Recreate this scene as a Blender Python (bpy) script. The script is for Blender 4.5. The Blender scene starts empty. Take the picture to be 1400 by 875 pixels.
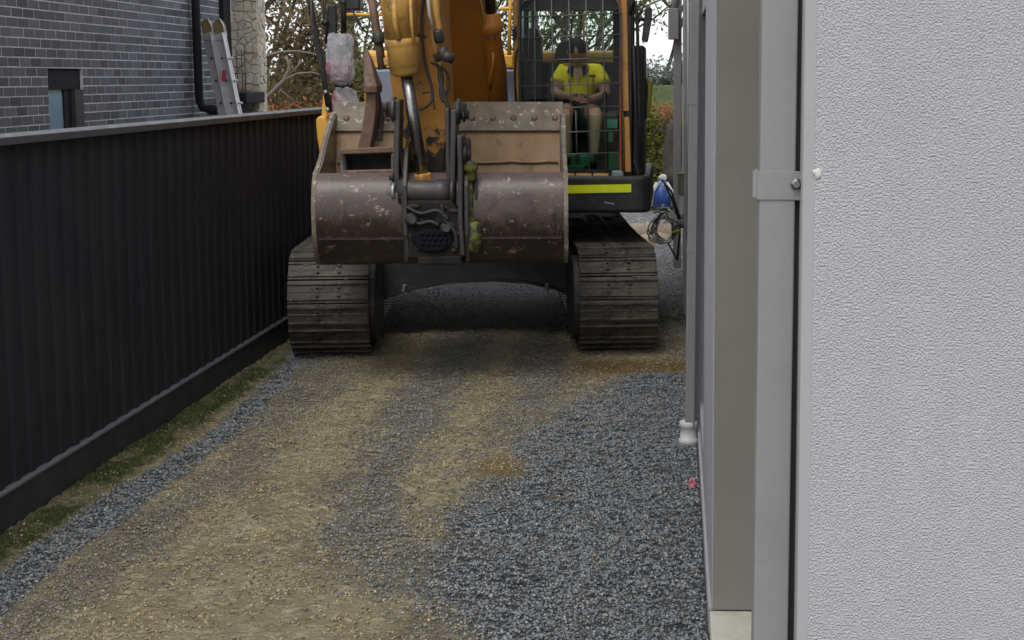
import bpy, bmesh, math, random
import numpy as np
from mathutils import Vector, Matrix
R_ = math.radians
random.seed(7); np.random.seed(7)
sc = bpy.context.scene
col = sc.collection

# ------------------------------------------------------------------ camera
F = 2130.0; PPX, PPY = 870.0, 378.0; CAMZ = 2.25
PITCH, YAW = R_(7.28), R_(1.47)
cam_d = bpy.data.cameras.new('camera'); cam = bpy.data.objects.new('camera', cam_d); col.objects.link(cam)
cam.location = (0, 0, CAMZ); cam.rotation_euler = (math.pi/2-PITCH, 0, YAW)
cam_d.sensor_width = 36; cam_d.lens = F/1400*36
cam_d.shift_x = -(PPX-700)/1400; cam_d.shift_y = (PPY-437.5)/1400
cam_d.clip_end = 1000; cam_d.clip_start = 0.05
sc.camera = cam
CR = Matrix.Rotation(YAW, 3, 'Z') @ Matrix.Rotation(math.pi/2-PITCH, 3, 'X')

# ------------------------------------------------------------------ light
SUN_EL, SUN_AZ = R_(58), R_(190)      # overcast day, brighter part of the sky behind the photographer's left
w = bpy.data.worlds.new('World'); sc.world = w; w.use_nodes = True
nt = w.node_tree; nt.nodes.clear()
sky = nt.nodes.new('ShaderNodeTexSky'); sky.sky_type = 'NISHITA'; sky.sun_disc = False
sky.sun_elevation = SUN_EL; sky.sun_rotation = SUN_AZ
sky.air_density = 1.0; sky.dust_density = 4.0
hs = nt.nodes.new('ShaderNodeHueSaturation'); hs.inputs['Saturation'].default_value = 0.22
mixc = nt.nodes.new('ShaderNodeMix'); mixc.data_type = 'RGBA'; mixc.inputs[0].default_value = 0.6
mixc.inputs[7].default_value = (10.0, 10.3, 10.6, 1)     # even cloud cover
bg = nt.nodes.new('ShaderNodeBackground'); bg.inputs['Strength'].default_value = 0.1
wo = nt.nodes.new('ShaderNodeOutputWorld')
nt.links.new(sky.outputs[0], hs.inputs['Color']); nt.links.new(hs.outputs[0], mixc.inputs[6])
nt.links.new(mixc.outputs[2], bg.inputs[0]); nt.links.new(bg.outputs[0], wo.inputs[0])
sd = bpy.data.lights.new('sun', 'SUN'); sun = bpy.data.objects.new('sun', sd); col.objects.link(sun)
sd.energy = 0.6; sd.angle = R_(25); sd.color = (1, .96, .9)
dv = Vector((math.sin(SUN_AZ)*math.cos(SUN_EL), math.cos(SUN_AZ)*math.cos(SUN_EL), math.sin(SUN_EL)))
sun.rotation_euler = dv.to_track_quat('Z', 'Y').to_euler()
sc.view_settings.view_transform = 'Standard'; sc.view_settings.look = 'None'
sc.view_settings.exposure = 0.78; sc.view_settings.gamma = 1
sc.render.engine = 'CYCLES'; sc.cycles.max_bounces = 8; sc.cycles.transparent_max_bounces = 24

# ------------------------------------------------------------------ helpers
def ray(px, py): return CR @ Vector(((px-PPX)/F, -(py-PPY)/F, -1))
def at(px, py, Y): d = ray(px, py); return Vector((0, 0, CAMZ)) + d*(Y/d.y)
def atx(px, py, X): d = ray(px, py); return Vector((0, 0, CAMZ)) + d*(X/d.x)
def gp(px, py, z=0.0): d = ray(px, py); return Vector((0, 0, CAMZ)) + d*((z-CAMZ)/d.z)
def V(*a): return Vector(a)

def tag(o, label=None, cat=None, group=None, kind=None):
    if label: o['label'] = label
    if cat: o['category'] = cat
    if group: o['group'] = group
    if kind: o['kind'] = kind
    return o
def empty(name, loc, label, cat, group=None):
    o = bpy.data.objects.new(name, None); col.objects.link(o); o.location = loc
    o.empty_display_size = .1
    return tag(o, label, cat, group)
def rootloc(p):
    L = Vector((0, 0, 0))
    while p is not None: L += p.location; p = p.parent
    return L

class MB:
    """collects shapes given in world coordinates; build() links them as one mesh object"""
    def __init__(s, T=None): s.v = []; s.f = []; s.sm = []; s.T = T
    def add(s, vs, fs, smooth=False):
        b = len(s.v)
        s.v += [tuple(s.T(p)) if s.T else tuple(p) for p in vs]
        s.f += [tuple(b+i for i in f) for f in fs]; s.sm += [smooth]*len(fs)
        return s
    def box(s, a, b):
        x0, y0, z0 = a; x1, y1, z1 = b
        vs = [(x0,y0,z0),(x1,y0,z0),(x1,y1,z0),(x0,y1,z0),(x0,y0,z1),(x1,y0,z1),(x1,y1,z1),(x0,y1,z1)]
        return s.add(vs, [(0,3,2,1),(4,5,6,7),(0,1,5,4),(1,2,6,5),(2,3,7,6),(3,0,4,7)])
    def beam(s, p, q, w, h, up=(0,0,1), w2=None, h2=None):
        p, q = Vector(p), Vector(q); d = (q-p).normalized(); up = Vector(up)
        sx = d.cross(up); sx = sx.normalized() if sx.length > 1e-5 else Vector((1,0,0)); uz = sx.cross(d).normalized()
        w2 = w if w2 is None else w2; h2 = h if h2 is None else h2
        vs = []
        for c, ww, hh in ((p, w, h), (q, w2, h2)):
            for i, j in ((-1,-1),(1,-1),(1,1),(-1,1)): vs.append(c+sx*(i*ww/2)+uz*(j*hh/2))
        return s.add(vs, [(3,2,1,0),(4,5,6,7),(0,1,5,4),(1,2,6,5),(2,3,7,6),(3,0,4,7)])
    def tube(s, pts, r, n=8, caps=True, rs=None):
        pts = [Vector(p) for p in pts]; vs = []; fs = []; m = len(pts)
        prev = None
        for i, p in enumerate(pts):
            d = (pts[min(i+1, m-1)]-pts[max(i-1, 0)])
            d = d.normalized() if d.length > 1e-9 else Vector((0,0,1))
            if prev is None:
                a = d.cross(Vector((0,0,1))); a = a.normalized() if a.length > 1e-3 else Vector((1,0,0))
            else:
                a = prev-d*prev.dot(d); a = a.normalized() if a.length > 1e-4 else d.orthogonal().normalized()
            prev = a; b = d.cross(a); rr = rs[i] if rs else r
            for k in range(n):
                t = 2*math.pi*k/n; vs.append(p+a*(rr*math.cos(t))+b*(rr*math.sin(t)))
        for i in range(m-1):
            for k in range(n):
                k2 = (k+1) % n; fs.append((i*n+k, i*n+k2, (i+1)*n+k2, (i+1)*n+k))
        s.add(vs, fs, True)
        if caps:
            L = len(s.v)-len(vs)
            s.f.append(tuple(L+k for k in range(n-1, -1, -1))); s.sm.append(False)
            s.f.append(tuple(L+(m-1)*n+k for k in range(n))); s.sm.append(False)
        return s
    def cyl(s, p, q, r, n=20, r2=None): return s.tube([p, q], r, n, True, [r, r if r2 is None else r2])
    def lathe(s, p, q, prof, n=24):
        """prof: list of (t 0..1 along p->q, radius)"""
        p, q = Vector(p), Vector(q)
        return s.tube([p+(q-p)*t for t, r in prof], 0, n, True, [r for t, r in prof])
    def prism(s, poly, ext):
        """poly: world points; ext: extrusion vector"""
        n = len(poly); e = Vector(ext); a = [Vector(p) for p in poly]; b = [p+e for p in a]
        fs = [tuple(range(n)), tuple(range(2*n-1, n-1, -1))]+[(i, i+n, (i+1) % n+n, (i+1) % n) for i in range(n)]
        return s.add(a+b, fs)
    def ball(s, c, r, n=10, m=7, jit=0, rng=random):
        c = Vector(c); r = Vector(r) if hasattr(r, '__len__') else Vector((r, r, r)); vs = []; fs = []
        for i in range(m+1):
            ph = math.pi*i/m
            for k in range(n):
                t = 2*math.pi*k/n; j = 1+rng.uniform(-jit, jit)
                vs.append(c+Vector((r.x*math.sin(ph)*math.cos(t)*j, r.y*math.sin(ph)*math.sin(t)*j, r.z*math.cos(ph)*j)))
        for i in range(m):
            for k in range(n):
                k2 = (k+1) % n; fs.append((i*n+k, (i+1)*n+k, (i+1)*n+k2, i*n+k2))
        return s.add(vs, fs, True)
    def build(s, name, mat, parent=None, bevel=0, seg=2, **kw):
        L = rootloc(parent)
        me = bpy.data.meshes.new(name)
        me.from_pydata([(x-L.x, y-L.y, z-L.z) for x, y, z in s.v], [], s.f)
        me.polygons.foreach_set('use_smooth', s.sm); me.validate(); me.update()
        bm = bmesh.new(); bm.from_mesh(me); bmesh.ops.remove_doubles(bm, verts=bm.verts, dist=1e-5)
        bmesh.ops.recalc_face_normals(bm, faces=bm.faces); bm.to_mesh(me); bm.free()
        if mat: me.materials.append(mat)
        o = bpy.data.objects.new(name, me); col.objects.link(o)
        if parent: o.parent = parent
        if bevel:
            md = o.modifiers.new('bevel', 'BEVEL'); md.width = bevel; md.segments = seg; md.limit_method = 'ANGLE'
            md.angle_limit = R_(40)
        return tag(o, **kw) if kw else o
def share(name, src, loc, parent, rot=None, scale=None):
    o = bpy.data.objects.new(name, src.data if hasattr(src, 'data') else src); col.objects.link(o); o.parent = parent; o.location = loc
    if rot is not None: o.rotation_euler = rot
    if scale is not None: o.scale = scale
    return o

# ------------------------------------------------------------------ materials
def c3(c): return (c[0], c[1], c[2], 1)
class NT:
    def __init__(s, name):
        s.m = bpy.data.materials.new(name); s.m.use_nodes = True; s.t = s.m.node_tree
        s.b = s.t.nodes['Principled BSDF']; s.tc = s.t.nodes.new('ShaderNodeTexCoord')
        s.geo = None
    def n(s, ty, **kw):
        x = s.t.nodes.new(ty)
        for k, v in kw.items(): setattr(x, k, v)
        return x
    def l(s, a, b): s.t.links.new(a, b)
    def noise(s, scale, detail=4, rough=.6, vec=None, dist=0):
        x = s.n('ShaderNodeTexNoise'); x.inputs['Scale'].default_value = scale; x.inputs['Detail'].default_value = detail
        x.inputs['Roughness'].default_value = rough; x.inputs['Distortion'].default_value = dist
        s.l(vec if vec is not None else s.tc.outputs['Object'], x.inputs['Vector']); return x.outputs['Fac']
    def mapv(s, scale=(1,1,1), rot=(0,0,0)):
        x = s.n('ShaderNodeMapping'); x.inputs['Scale'].default_value = scale; x.inputs['Rotation'].default_value = rot
        s.l(s.tc.outputs['Object'], x.inputs['Vector']); return x.outputs[0]
    def ramp(s, fac, stops):
        x = s.n('ShaderNodeValToRGB'); s.l(fac, x.inputs[0]); e = x.color_ramp.elements
        while len(e) < len(stops): e.new(.5)
        for i, (p, c) in enumerate(stops): e[i].position = p; e[i].color = c3(c) if hasattr(c, '__len__') else (c, c, c, 1)
        return x.outputs[0]
    def mix(s, fac, a, b, mode='MIX'):
        x = s.n('ShaderNodeMix', data_type='RGBA', blend_type=mode)
        if hasattr(fac, 'node'): s.l(fac, x.inputs[0])
        else: x.inputs[0].default_value = fac
        for v, i in ((a, 6), (b, 7)):
            if hasattr(v, 'node'): s.l(v, x.inputs[i])
            else: x.inputs[i].default_value = c3(v)
        return x.outputs[2]
    def math(s, op, a, b=0, clamp=False):
        x = s.n('ShaderNodeMath', operation=op, use_clamp=clamp)
        for v, i in ((a, 0), (b, 1)):
            if hasattr(v, 'node'): s.l(v, x.inputs[i])
            else: x.inputs[i].default_value = v
        return x.outputs[0]
    def bump(s, h, strength=.3, dist=.01):
        x = s.n('ShaderNodeBump'); x.inputs['Strength'].default_value = strength; x.inputs['Distance'].default_value = dist
        s.l(h, x.inputs['Height']); s.l(x.outputs[0], s.b.inputs['Normal'])
    def setc(s, c):
        if hasattr(c, 'node'): s.l(c, s.b.inputs['Base Color'])
        else: s.b.inputs['Base Color'].default_value = c3(c)
    def rough(s, r):
        if hasattr(r, 'node'): s.l(r, s.b.inputs['Roughness'])
        else: s.b.inputs['Roughness'].default_value = r

def pmat(name, c, var=.12, scale=6, rough=.6, metal=0, bump=0, bscale=80, bdist=.002, dirt=None, dscale=4, dlo=.5, dhi=.65, chips=None, cscale=12, clo=.6, chi=.63, spec=.5, coat=0, rand=0):
    k = NT(name); c = Vector(c[:3])
    base = k.ramp(k.noise(scale), [(.25, tuple(c*(1-var))), (.75, tuple(c*(1+var)))])
    if rand:
        oi = k.n('ShaderNodeObjectInfo'); r = k.ramp(oi.outputs['Random'], [(0, 1-rand), (1, 1+rand)])
        base = k.mix(1.0, base, r, 'MULTIPLY')
    if dirt is not None:
        base = k.mix(k.ramp(k.noise(dscale, 6, .7), [(dlo, 0), (dhi, 1)]), base, dirt)
    if chips is not None:
        base = k.mix(k.ramp(k.noise(cscale, 6, .65, dist=.3), [(clo, 0), (chi, 1)]), base, chips)
    k.setc(base); k.b.inputs['Metallic'].default_value = metal; k.b.inputs['Specular IOR Level'].default_value = spec
    k.b.inputs['Coat Weight'].default_value = coat
    k.rough(k.ramp(k.noise(scale*3), [(.3, max(rough-.1, .03)), (.7, min(rough+.1, 1))]))
    if bump: k.bump(k.noise(bscale, 5, .6), bump, bdist)
    return k.m

M = {}
M['orange'] = pmat('orange_paint', (.48,.235,.052), .1, 5, .45, bump=.15, bscale=60, bdist=.001, dirt=(.16,.09,.04), dscale=5, dlo=.52, dhi=.75, chips=(.025,.02,.018), cscale=14, clo=.66, chi=.69)
M['boom'] = pmat('boom_paint', (.40,.145,.016), .07, 4, .5, dirt=(.16,.075,.03), dscale=3, dlo=.5, dhi=.9)
M['yellow'] = pmat('yellow_paint', (.78,.42,.06), .08, 5, .4, dirt=(.3,.18,.06), dscale=9, dlo=.58, dhi=.8)
M['cylpaint'] = pmat('cylinder_paint', (.50,.28,.07), .14, 8, .45, dirt=(.13,.08,.04), dscale=7, dlo=.5, dhi=.72, chips=(.03,.025,.02), cscale=22, clo=.66, chi=.68, bump=.1)
M['chrome'] = pmat('chrome_rod', (.26,.25,.25), .15, 30, .32, metal=1)
M['darksteel'] = pmat('dark_steel', (.038,.035,.036), .3, 8, .5, metal=.2, bump=.3, bscale=50, dirt=(.12,.10,.085), dscale=7, dlo=.5, dhi=.75)
M['hitch'] = pmat('black_hitch_steel', (.014,.013,.013), .3, 8, .8, bump=.5, bscale=40, dirt=(.035,.028,.022), spec=.25, dscale=6, dlo=.5, dhi=.75)  # near-black base colour with faint brown mottling
M['greysteel'] = pmat('grey_steel', (.06,.056,.055), .25, 9, .5, metal=.2, bump=.25, bscale=60, dirt=(.05,.04,.035), dscale=6, dlo=.5, dhi=.7)
M['barsteel'] = pmat('guard_bar_steel', (.13,.13,.145), .15, 9, .4, metal=.3)
M['black'] = pmat('black_plastic', (.018,.018,.02), .2, 6, .5, dirt=(.05,.047,.04), dscale=6, dlo=.5, dhi=.8)
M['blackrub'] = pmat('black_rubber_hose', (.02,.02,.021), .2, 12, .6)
M['lime'] = pmat('lime_marking', (.72,.80,.01), .05, 12, .5)
M['limehose'] = pmat('lime_fitting', (.20,.23,.03), .2, 14, .6, dirt=(.035,.032,.022), dscale=15, dlo=.38, dhi=.56)
M['bluegrey'] = pmat('blue_grey_panel', (.20,.25,.34), .08, 3, .45, dirt=(.12,.14,.18), dscale=4, dlo=.5, dhi=.8)
M['rust'] = pmat('rust_tooth', (.17,.10,.07), .25, 14, .65, bump=.4, bscale=50, dirt=(.07,.045,.035), dscale=9, dlo=.45, dhi=.7, chips=(.27,.2,.15), cscale=10, clo=.58, chi=.7)
M['track'] = pmat('track_steel', (.045,.039,.034), .35, 10, .6, metal=.2, bump=.8, bscale=38, bdist=.006, dirt=(.09,.075,.058), dscale=6, dlo=.42, dhi=.62, chips=(.22,.21,.19), cscale=30, clo=.62, chi=.68, rand=.3)
M['frame'] = pmat('undercarriage_paint', (.04,.04,.043), .25, 6, .5, dirt=(.085,.075,.06), dscale=4, dlo=.45, dhi=.75, bump=.2)
M['amber'] = pmat('amber_box', (.33,.24,.02), .1, 8, .3)
M['orangebar'] = pmat('step_orange', (.5,.27,.06), .1, 9, .5)
M['redline'] = pmat('red_seal', (.55,.08,.02), .1, 9, .5)
M['lampgrey'] = pmat('lamp_lens', (.2,.22,.25), .1, 9, .2)
M['fence'] = pmat('fence_paint', (.026,.0265,.034), .12, 2, .66, dirt=(.038,.038,.042), dscale=1.5, dlo=.45, dhi=.9, bump=.05, spec=.25)
M['railtop'] = pmat('fence_rail', (.11,.117,.135), .08, 3, .5)  # bluish paleness has the sky's reflection painted in
M['plinthb'] = pmat('fence_plinth', (.032,.032,.036), .15, 3, .7, dirt=(.075,.065,.05), dscale=2.5, dlo=.5, dhi=.8, bump=.1)
M['mortar'] = pmat('mortar', (.60,.60,.66), .1, 20, .9, bump=.3)
M['creammortar'] = pmat('cream_mortar', (.46,.42,.34), .15, 20, .9, bump=.4)
M['darktrim'] = pmat('dark_trim', (.013,.014,.019), .1, 4, .75, spec=.2)
M['alu'] = pmat('aluminium', (.42,.42,.44), .08, 12, .42, metal=.5)
M['ladcap'] = pmat('ladder_cap', (.17,.12,.055), .2, 20, .6)
M['redlab'] = pmat('red_label', (.35,.03,.04), .1, 20, .5)
M['black_glove'] = M['black']
M['seat'] = pmat('seat_fabric', (.02,.02,.023), .15, 20, .8)
M['green'] = pmat('green_crate', (.03,.16,.09), .15, 9, .5)
M['teal'] = pmat('teal_sticker', (.15,.42,.38), .1, 9, .5)
M['skin'] = pmat('skin', (.50,.27,.19), .08, 20, .55)
M['shirt'] = pmat('hivis_shirt', (.95,.80,.02), .06, 10, .75, bump=.3, bscale=25, bdist=.01)
M['navy'] = pmat('navy_cloth', (.012,.016,.035), .1, 20, .8)
M['shorts'] = pmat('dark_shorts', (.03,.03,.028), .1, 20, .85)
M['hair'] = pmat('dark_cap', (.018,.016,.015), .1, 20, .8)
M['plasticgrey'] = pmat('meter_green', (.16,.2,.12), .1, 9, .5)
M['whitep'] = pmat('white_plastic', (.55,.55,.55), .06, 12, .45)
M['bluep'] = pmat('blue_plastic', (.03,.08,.30), .15, 16, .45, dirt=(.5,.52,.56), dscale=12, dlo=.55, dhi=.62)
M['yellp'] = pmat('yellow_plastic', (.6,.42,.03), .1, 10, .5)
M['wirew'] = pmat('pale_cable', (.72,.72,.72), .15, 20, .5)
M['wirer'] = pmat('red_cable', (.12,.02,.02), .15, 20, .5)
M['pink'] = pmat('pink_plastic', (.75,.22,.26), .1, 20, .5)
M['hosegreen'] = pmat('green_hose', (.02,.25,.14), .1, 20, .4)
M['pipe'] = pmat('downpipe_paint', (.235,.23,.235), .03, 3, .45, dirt=(.20,.192,.185), dscale=5, dlo=.5, dhi=.8, chips=(.17,.165,.16), cscale=60, clo=.70, chi=.72, bump=.08, bscale=20)
M['chip'] = pmat('render_chip', (.55,.53,.52), .05, 40, .8, bump=.4)
M['smoothrender'] = pmat('smooth_render', (.35,.338,.352), .03, 8, .9, bump=.25, bscale=120, bdist=.001)
M['ledge'] = pmat('concrete_ledge', (.52,.51,.44), .1, 8, .8, bump=.2, bscale=90, dirt=(.40,.38,.28), dscale=5, dlo=.5, dhi=.8)
M['soil'] = pmat('soil_pile', (.36,.29,.22), .25, 12, .95, bump=.8, bscale=40, bdist=.02, dirt=(.36,.3,.24), dscale=7, dlo=.45, dhi=.6)

# stippled house render
def render_mat(name, c, sc_=1.0, st=.8):
    k = NT(name); a = k.noise(150*sc_, 2, .45, dist=.15); b = k.noise(60*sc_, 3, .5); d = k.noise(11, 3, .5)
    h = k.math('ADD', k.math('ADD', k.ramp(a, [(.32, 0), (.66, 1)]), k.math('MULTIPLY', b, .35)), k.math('MULTIPLY', d, 1.2))
    c = Vector(c)
    base = k.ramp(k.noise(1.1, 5, .6), [(.3, tuple(c*.93)), (.7, tuple(c*1.04))])
    base = k.mix(k.math('MULTIPLY', k.ramp(k.noise(4.5, 6, .7, vec=k.mapv((1, 1, .22))), [(.56, 0), (.75, 1)]), .35), base, tuple(c*.82))
    base = k.mix(k.ramp(a, [(.5, 0), (.75, .25)]), base, tuple(c*1.2))
    k.setc(base); k.rough(.93); k.b.inputs['Specular IOR Level'].default_value = .25; k.bump(h, st, .0035); return k.m
M['stipple'] = render_mat('stippled_render', (.445,.432,.456), 1.6, .8)
M['render'] = render_mat('house_render', (.36,.355,.39), .9, .5)
k = NT('shaded_reveal_render'); h = k.noise(160, 3, .6)
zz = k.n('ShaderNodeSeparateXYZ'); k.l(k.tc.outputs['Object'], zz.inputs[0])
k.setc(k.ramp(k.noise(2.2, 5), [(.3, (.215,.207,.185)), (.7, (.25,.241,.212))])); k.rough(.9); k.bump(h, .5, .003); M['shaded_reveal'] = k.m  # darker copy of the house render, recess shade put into its colour

# bucket: worn brown paint; lower half darkened by wear and painted-in underside shade
k = NT('bucket_outside')
b1 = k.ramp(k.noise(3, 4), [(.3, (.052,.028,.023)), (.7, (.085,.051,.043))])
b2 = k.mix(k.ramp(k.noise(7, 8, .7, vec=k.mapv((1,1,1.6)), dist=.5), [(.53, 0), (.60, 1)]), b1, (.05,.035,.03))
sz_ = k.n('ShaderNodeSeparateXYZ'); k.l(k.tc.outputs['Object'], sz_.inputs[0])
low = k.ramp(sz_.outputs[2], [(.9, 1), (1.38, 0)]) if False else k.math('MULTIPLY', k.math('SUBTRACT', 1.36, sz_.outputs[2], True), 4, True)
wear_shade = k.math('ADD', k.noise(9, 8, .68, dist=.4), k.math('MULTIPLY', low, .20))
b2 = k.mix(k.ramp(wear_shade, [(.56, 0), (.66, 1)]), b2, (.030,.020,.017))
b3 = k.mix(k.ramp(k.noise(10, 9, .72, vec=k.mapv((1,1,1.5)), dist=.2), [(.595, 0), (.625, 1)]), b2, (.25,.185,.135))
sc1 = k.noise(9, 4, .6, vec=k.mapv((9,9,1)))
b3 = k.mix(k.math('MULTIPLY', k.ramp(sc1, [(.62, 0), (.70, 1)]), .45), b3, (.22,.17,.15))
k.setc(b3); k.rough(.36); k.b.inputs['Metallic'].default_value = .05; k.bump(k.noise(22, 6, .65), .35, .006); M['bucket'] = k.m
k = NT('bucket_inside')
b1 = k.ramp(k.noise(5, 6, .6, vec=k.mapv((1,1,.45))), [(.3, (.22,.135,.072)), (.7, (.34,.225,.125))])
b2 = k.mix(k.ramp(k.noise(10, 8, .7), [(.55, 0), (.68, 1)]), b1, (.12,.085,.058))
k.setc(b2); k.rough(.7); k.bump(k.noise(30, 6, .65), .4, .005); M['bucketin'] = k.m
k = NT('cutting_edge_steel')
b1 = k.ramp(k.noise(6, 6, .6), [(.3, (.11,.088,.066)), (.7, (.22,.178,.132))])
b2 = k.mix(k.ramp(k.noise(18, 8, .7), [(.56, 0), (.62, 1)]), b1, (.42,.37,.30))
k.setc(b2); k.rough(.65); k.bump(k.noise(30, 6, .65), .4, .005); M['edge'] = k.m

# glass
def glass(name, tint, op=.12, rough=.03):
    k = NT(name); t = k.t; t.nodes.remove(k.b)
    tr = k.n('ShaderNodeBsdfTransparent'); tr.inputs[0].default_value = c3(tint)
    gl = k.n('ShaderNodeBsdfGlossy'); gl.inputs['Roughness'].default_value = rough
    mx = k.n('ShaderNodeMixShader'); fr = k.n('ShaderNodeFresnel'); fr.inputs[0].default_value = 1.45
    k.l(k.math('MULTIPLY', fr.outputs[0], op), mx.inputs[0]); k.l(tr.outputs[0], mx.inputs[1]); k.l(gl.outputs[0], mx.inputs[2])
    k.l(mx.outputs[0], t.nodes['Material Output'].inputs[0]); return k.m
M['glass'] = glass('cab_glass', (.93,.96,.94), .14)
M['glasstint'] = glass('tinted_glass', (.76,.88,.82), .18)
k = NT('window_blind_glass'); k.setc(k.ramp(k.noise(1.5), [(.3, (.21,.34,.44)), (.7, (.25,.38,.48))])); k.rough(.12); M['bluewin'] = k.m
k = NT('dark_window'); k.setc((.02,.022,.025)); k.rough(.08); M['darkwin'] = k.m
# plastic bag
k = NT('clear_bag'); t = k.t
k.setc(k.ramp(k.noise(9, 5), [(.35, (.42,.43,.47)), (.6, (.62,.63,.68))])); k.rough(.2); k.b.inputs['Alpha'].default_value = .5
k.bump(k.noise(16, 4, .6, dist=2), .9, .02); M['bag'] = k.m
M['bagpink'] = pmat('pink_rags', (.36,.15,.19), .35, 16, .7, bump=.8, bscale=22, bdist=.02, dirt=(.16,.10,.12), dscale=13, dlo=.5, dhi=.65)

# bricks
k = NT('dark_brick'); oi = k.n('ShaderNodeObjectInfo')
rn = k.ramp(oi.outputs['Random'], [(0, (.040,.044,.058)), (.25, (.080,.087,.108)), (.7, (.110,.118,.145)), (1, (.16,.168,.195))])
k.setc(k.mix(.35, rn, k.ramp(k.noise(38, 5, .65), [(.3, (.025,.027,.036)), (.7, (.14,.147,.17))]))); k.rough(.75); k.bump(k.noise(60, 4), .4, .003); M['brick'] = k.m
k = NT('brick_far'); gi = k.n('ShaderNodeNewGeometry')
rn = k.ramp(gi.outputs['Random Per Island'], [(0, (.040,.044,.058)), (.25, (.080,.087,.108)), (.7, (.110,.118,.145)), (1, (.16,.168,.195))])
k.setc(rn); k.rough(.75); M['brickfar'] = k.m
k = NT('cream_stone'); oi = k.n('ShaderNodeObjectInfo')
rn = k.ramp(oi.outputs['Random'], [(0, (.42,.41,.42)), (.3, (.60,.54,.44)), (.7, (.68,.61,.49)), (1, (.55,.52,.48))])
k.setc(k.mix(.45, rn, k.ramp(k.noise(14, 6, .7), [(.3, (.30,.26,.2)), (.7, (.62,.57,.47))]))); k.rough(.85); k.bump(k.noise(25, 5), .6, .01); M['stone'] = k.m

# ------------------------------------------------------------------ numpy noise
def vnoise(x, y, seed=0):
    xi = np.floor(x).astype(np.int64); yi = np.floor(y).astype(np.int64); fx = x-xi; fy = y-yi
    fx = fx*fx*(3-2*fx); fy = fy*fy*(3-2*fy)
    def h(a, b):
        n = (a*374761393+b*668265263+seed*1442695041) & 0xffffffff
        n = ((n ^ (n >> 13))*1274126177) & 0xffffffff
        return ((n ^ (n >> 16)) & 0xffff)/65535.0
    return (h(xi, yi)*(1-fx)+h(xi+1, yi)*fx)*(1-fy)+(h(xi, yi+1)*(1-fx)+h(xi+1, yi+1)*fx)*fy
def fbm(x, y, s, o=4, seed=0):
    a = 1; t = 0; r = 0
    for i in range(o): r = r+a*vnoise(x*s, y*s, seed+i*17); t += a; a *= .55; s *= 2.03
    return r/t
def segd(x, y, pts):
    """distance to polyline and param-interpolated third value"""
    best = np.full(x.shape, 1e9); val = np.zeros(x.shape)
    for (x0, y0, w0), (x1, y1, w1) in zip(pts, pts[1:]):
        dx, dy = x1-x0, y1-y0; t = np.clip(((x-x0)*dx+(y-y0)*dy)/(dx*dx+dy*dy), 0, 1)
        d = np.hypot(x-x0-t*dx, y-y0-t*dy); m = d < best; best = np.where(m, d, best); val = np.where(m, w0+(w1-w0)*t, val)
    return best, val
def ss(a, b, x): t = np.clip((x-a)/(b-a), 0, 1); return t*t*(3-2*t)
def G(px, py, w=0): p = gp(px, py); return (p.x, p.y, w)

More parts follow.
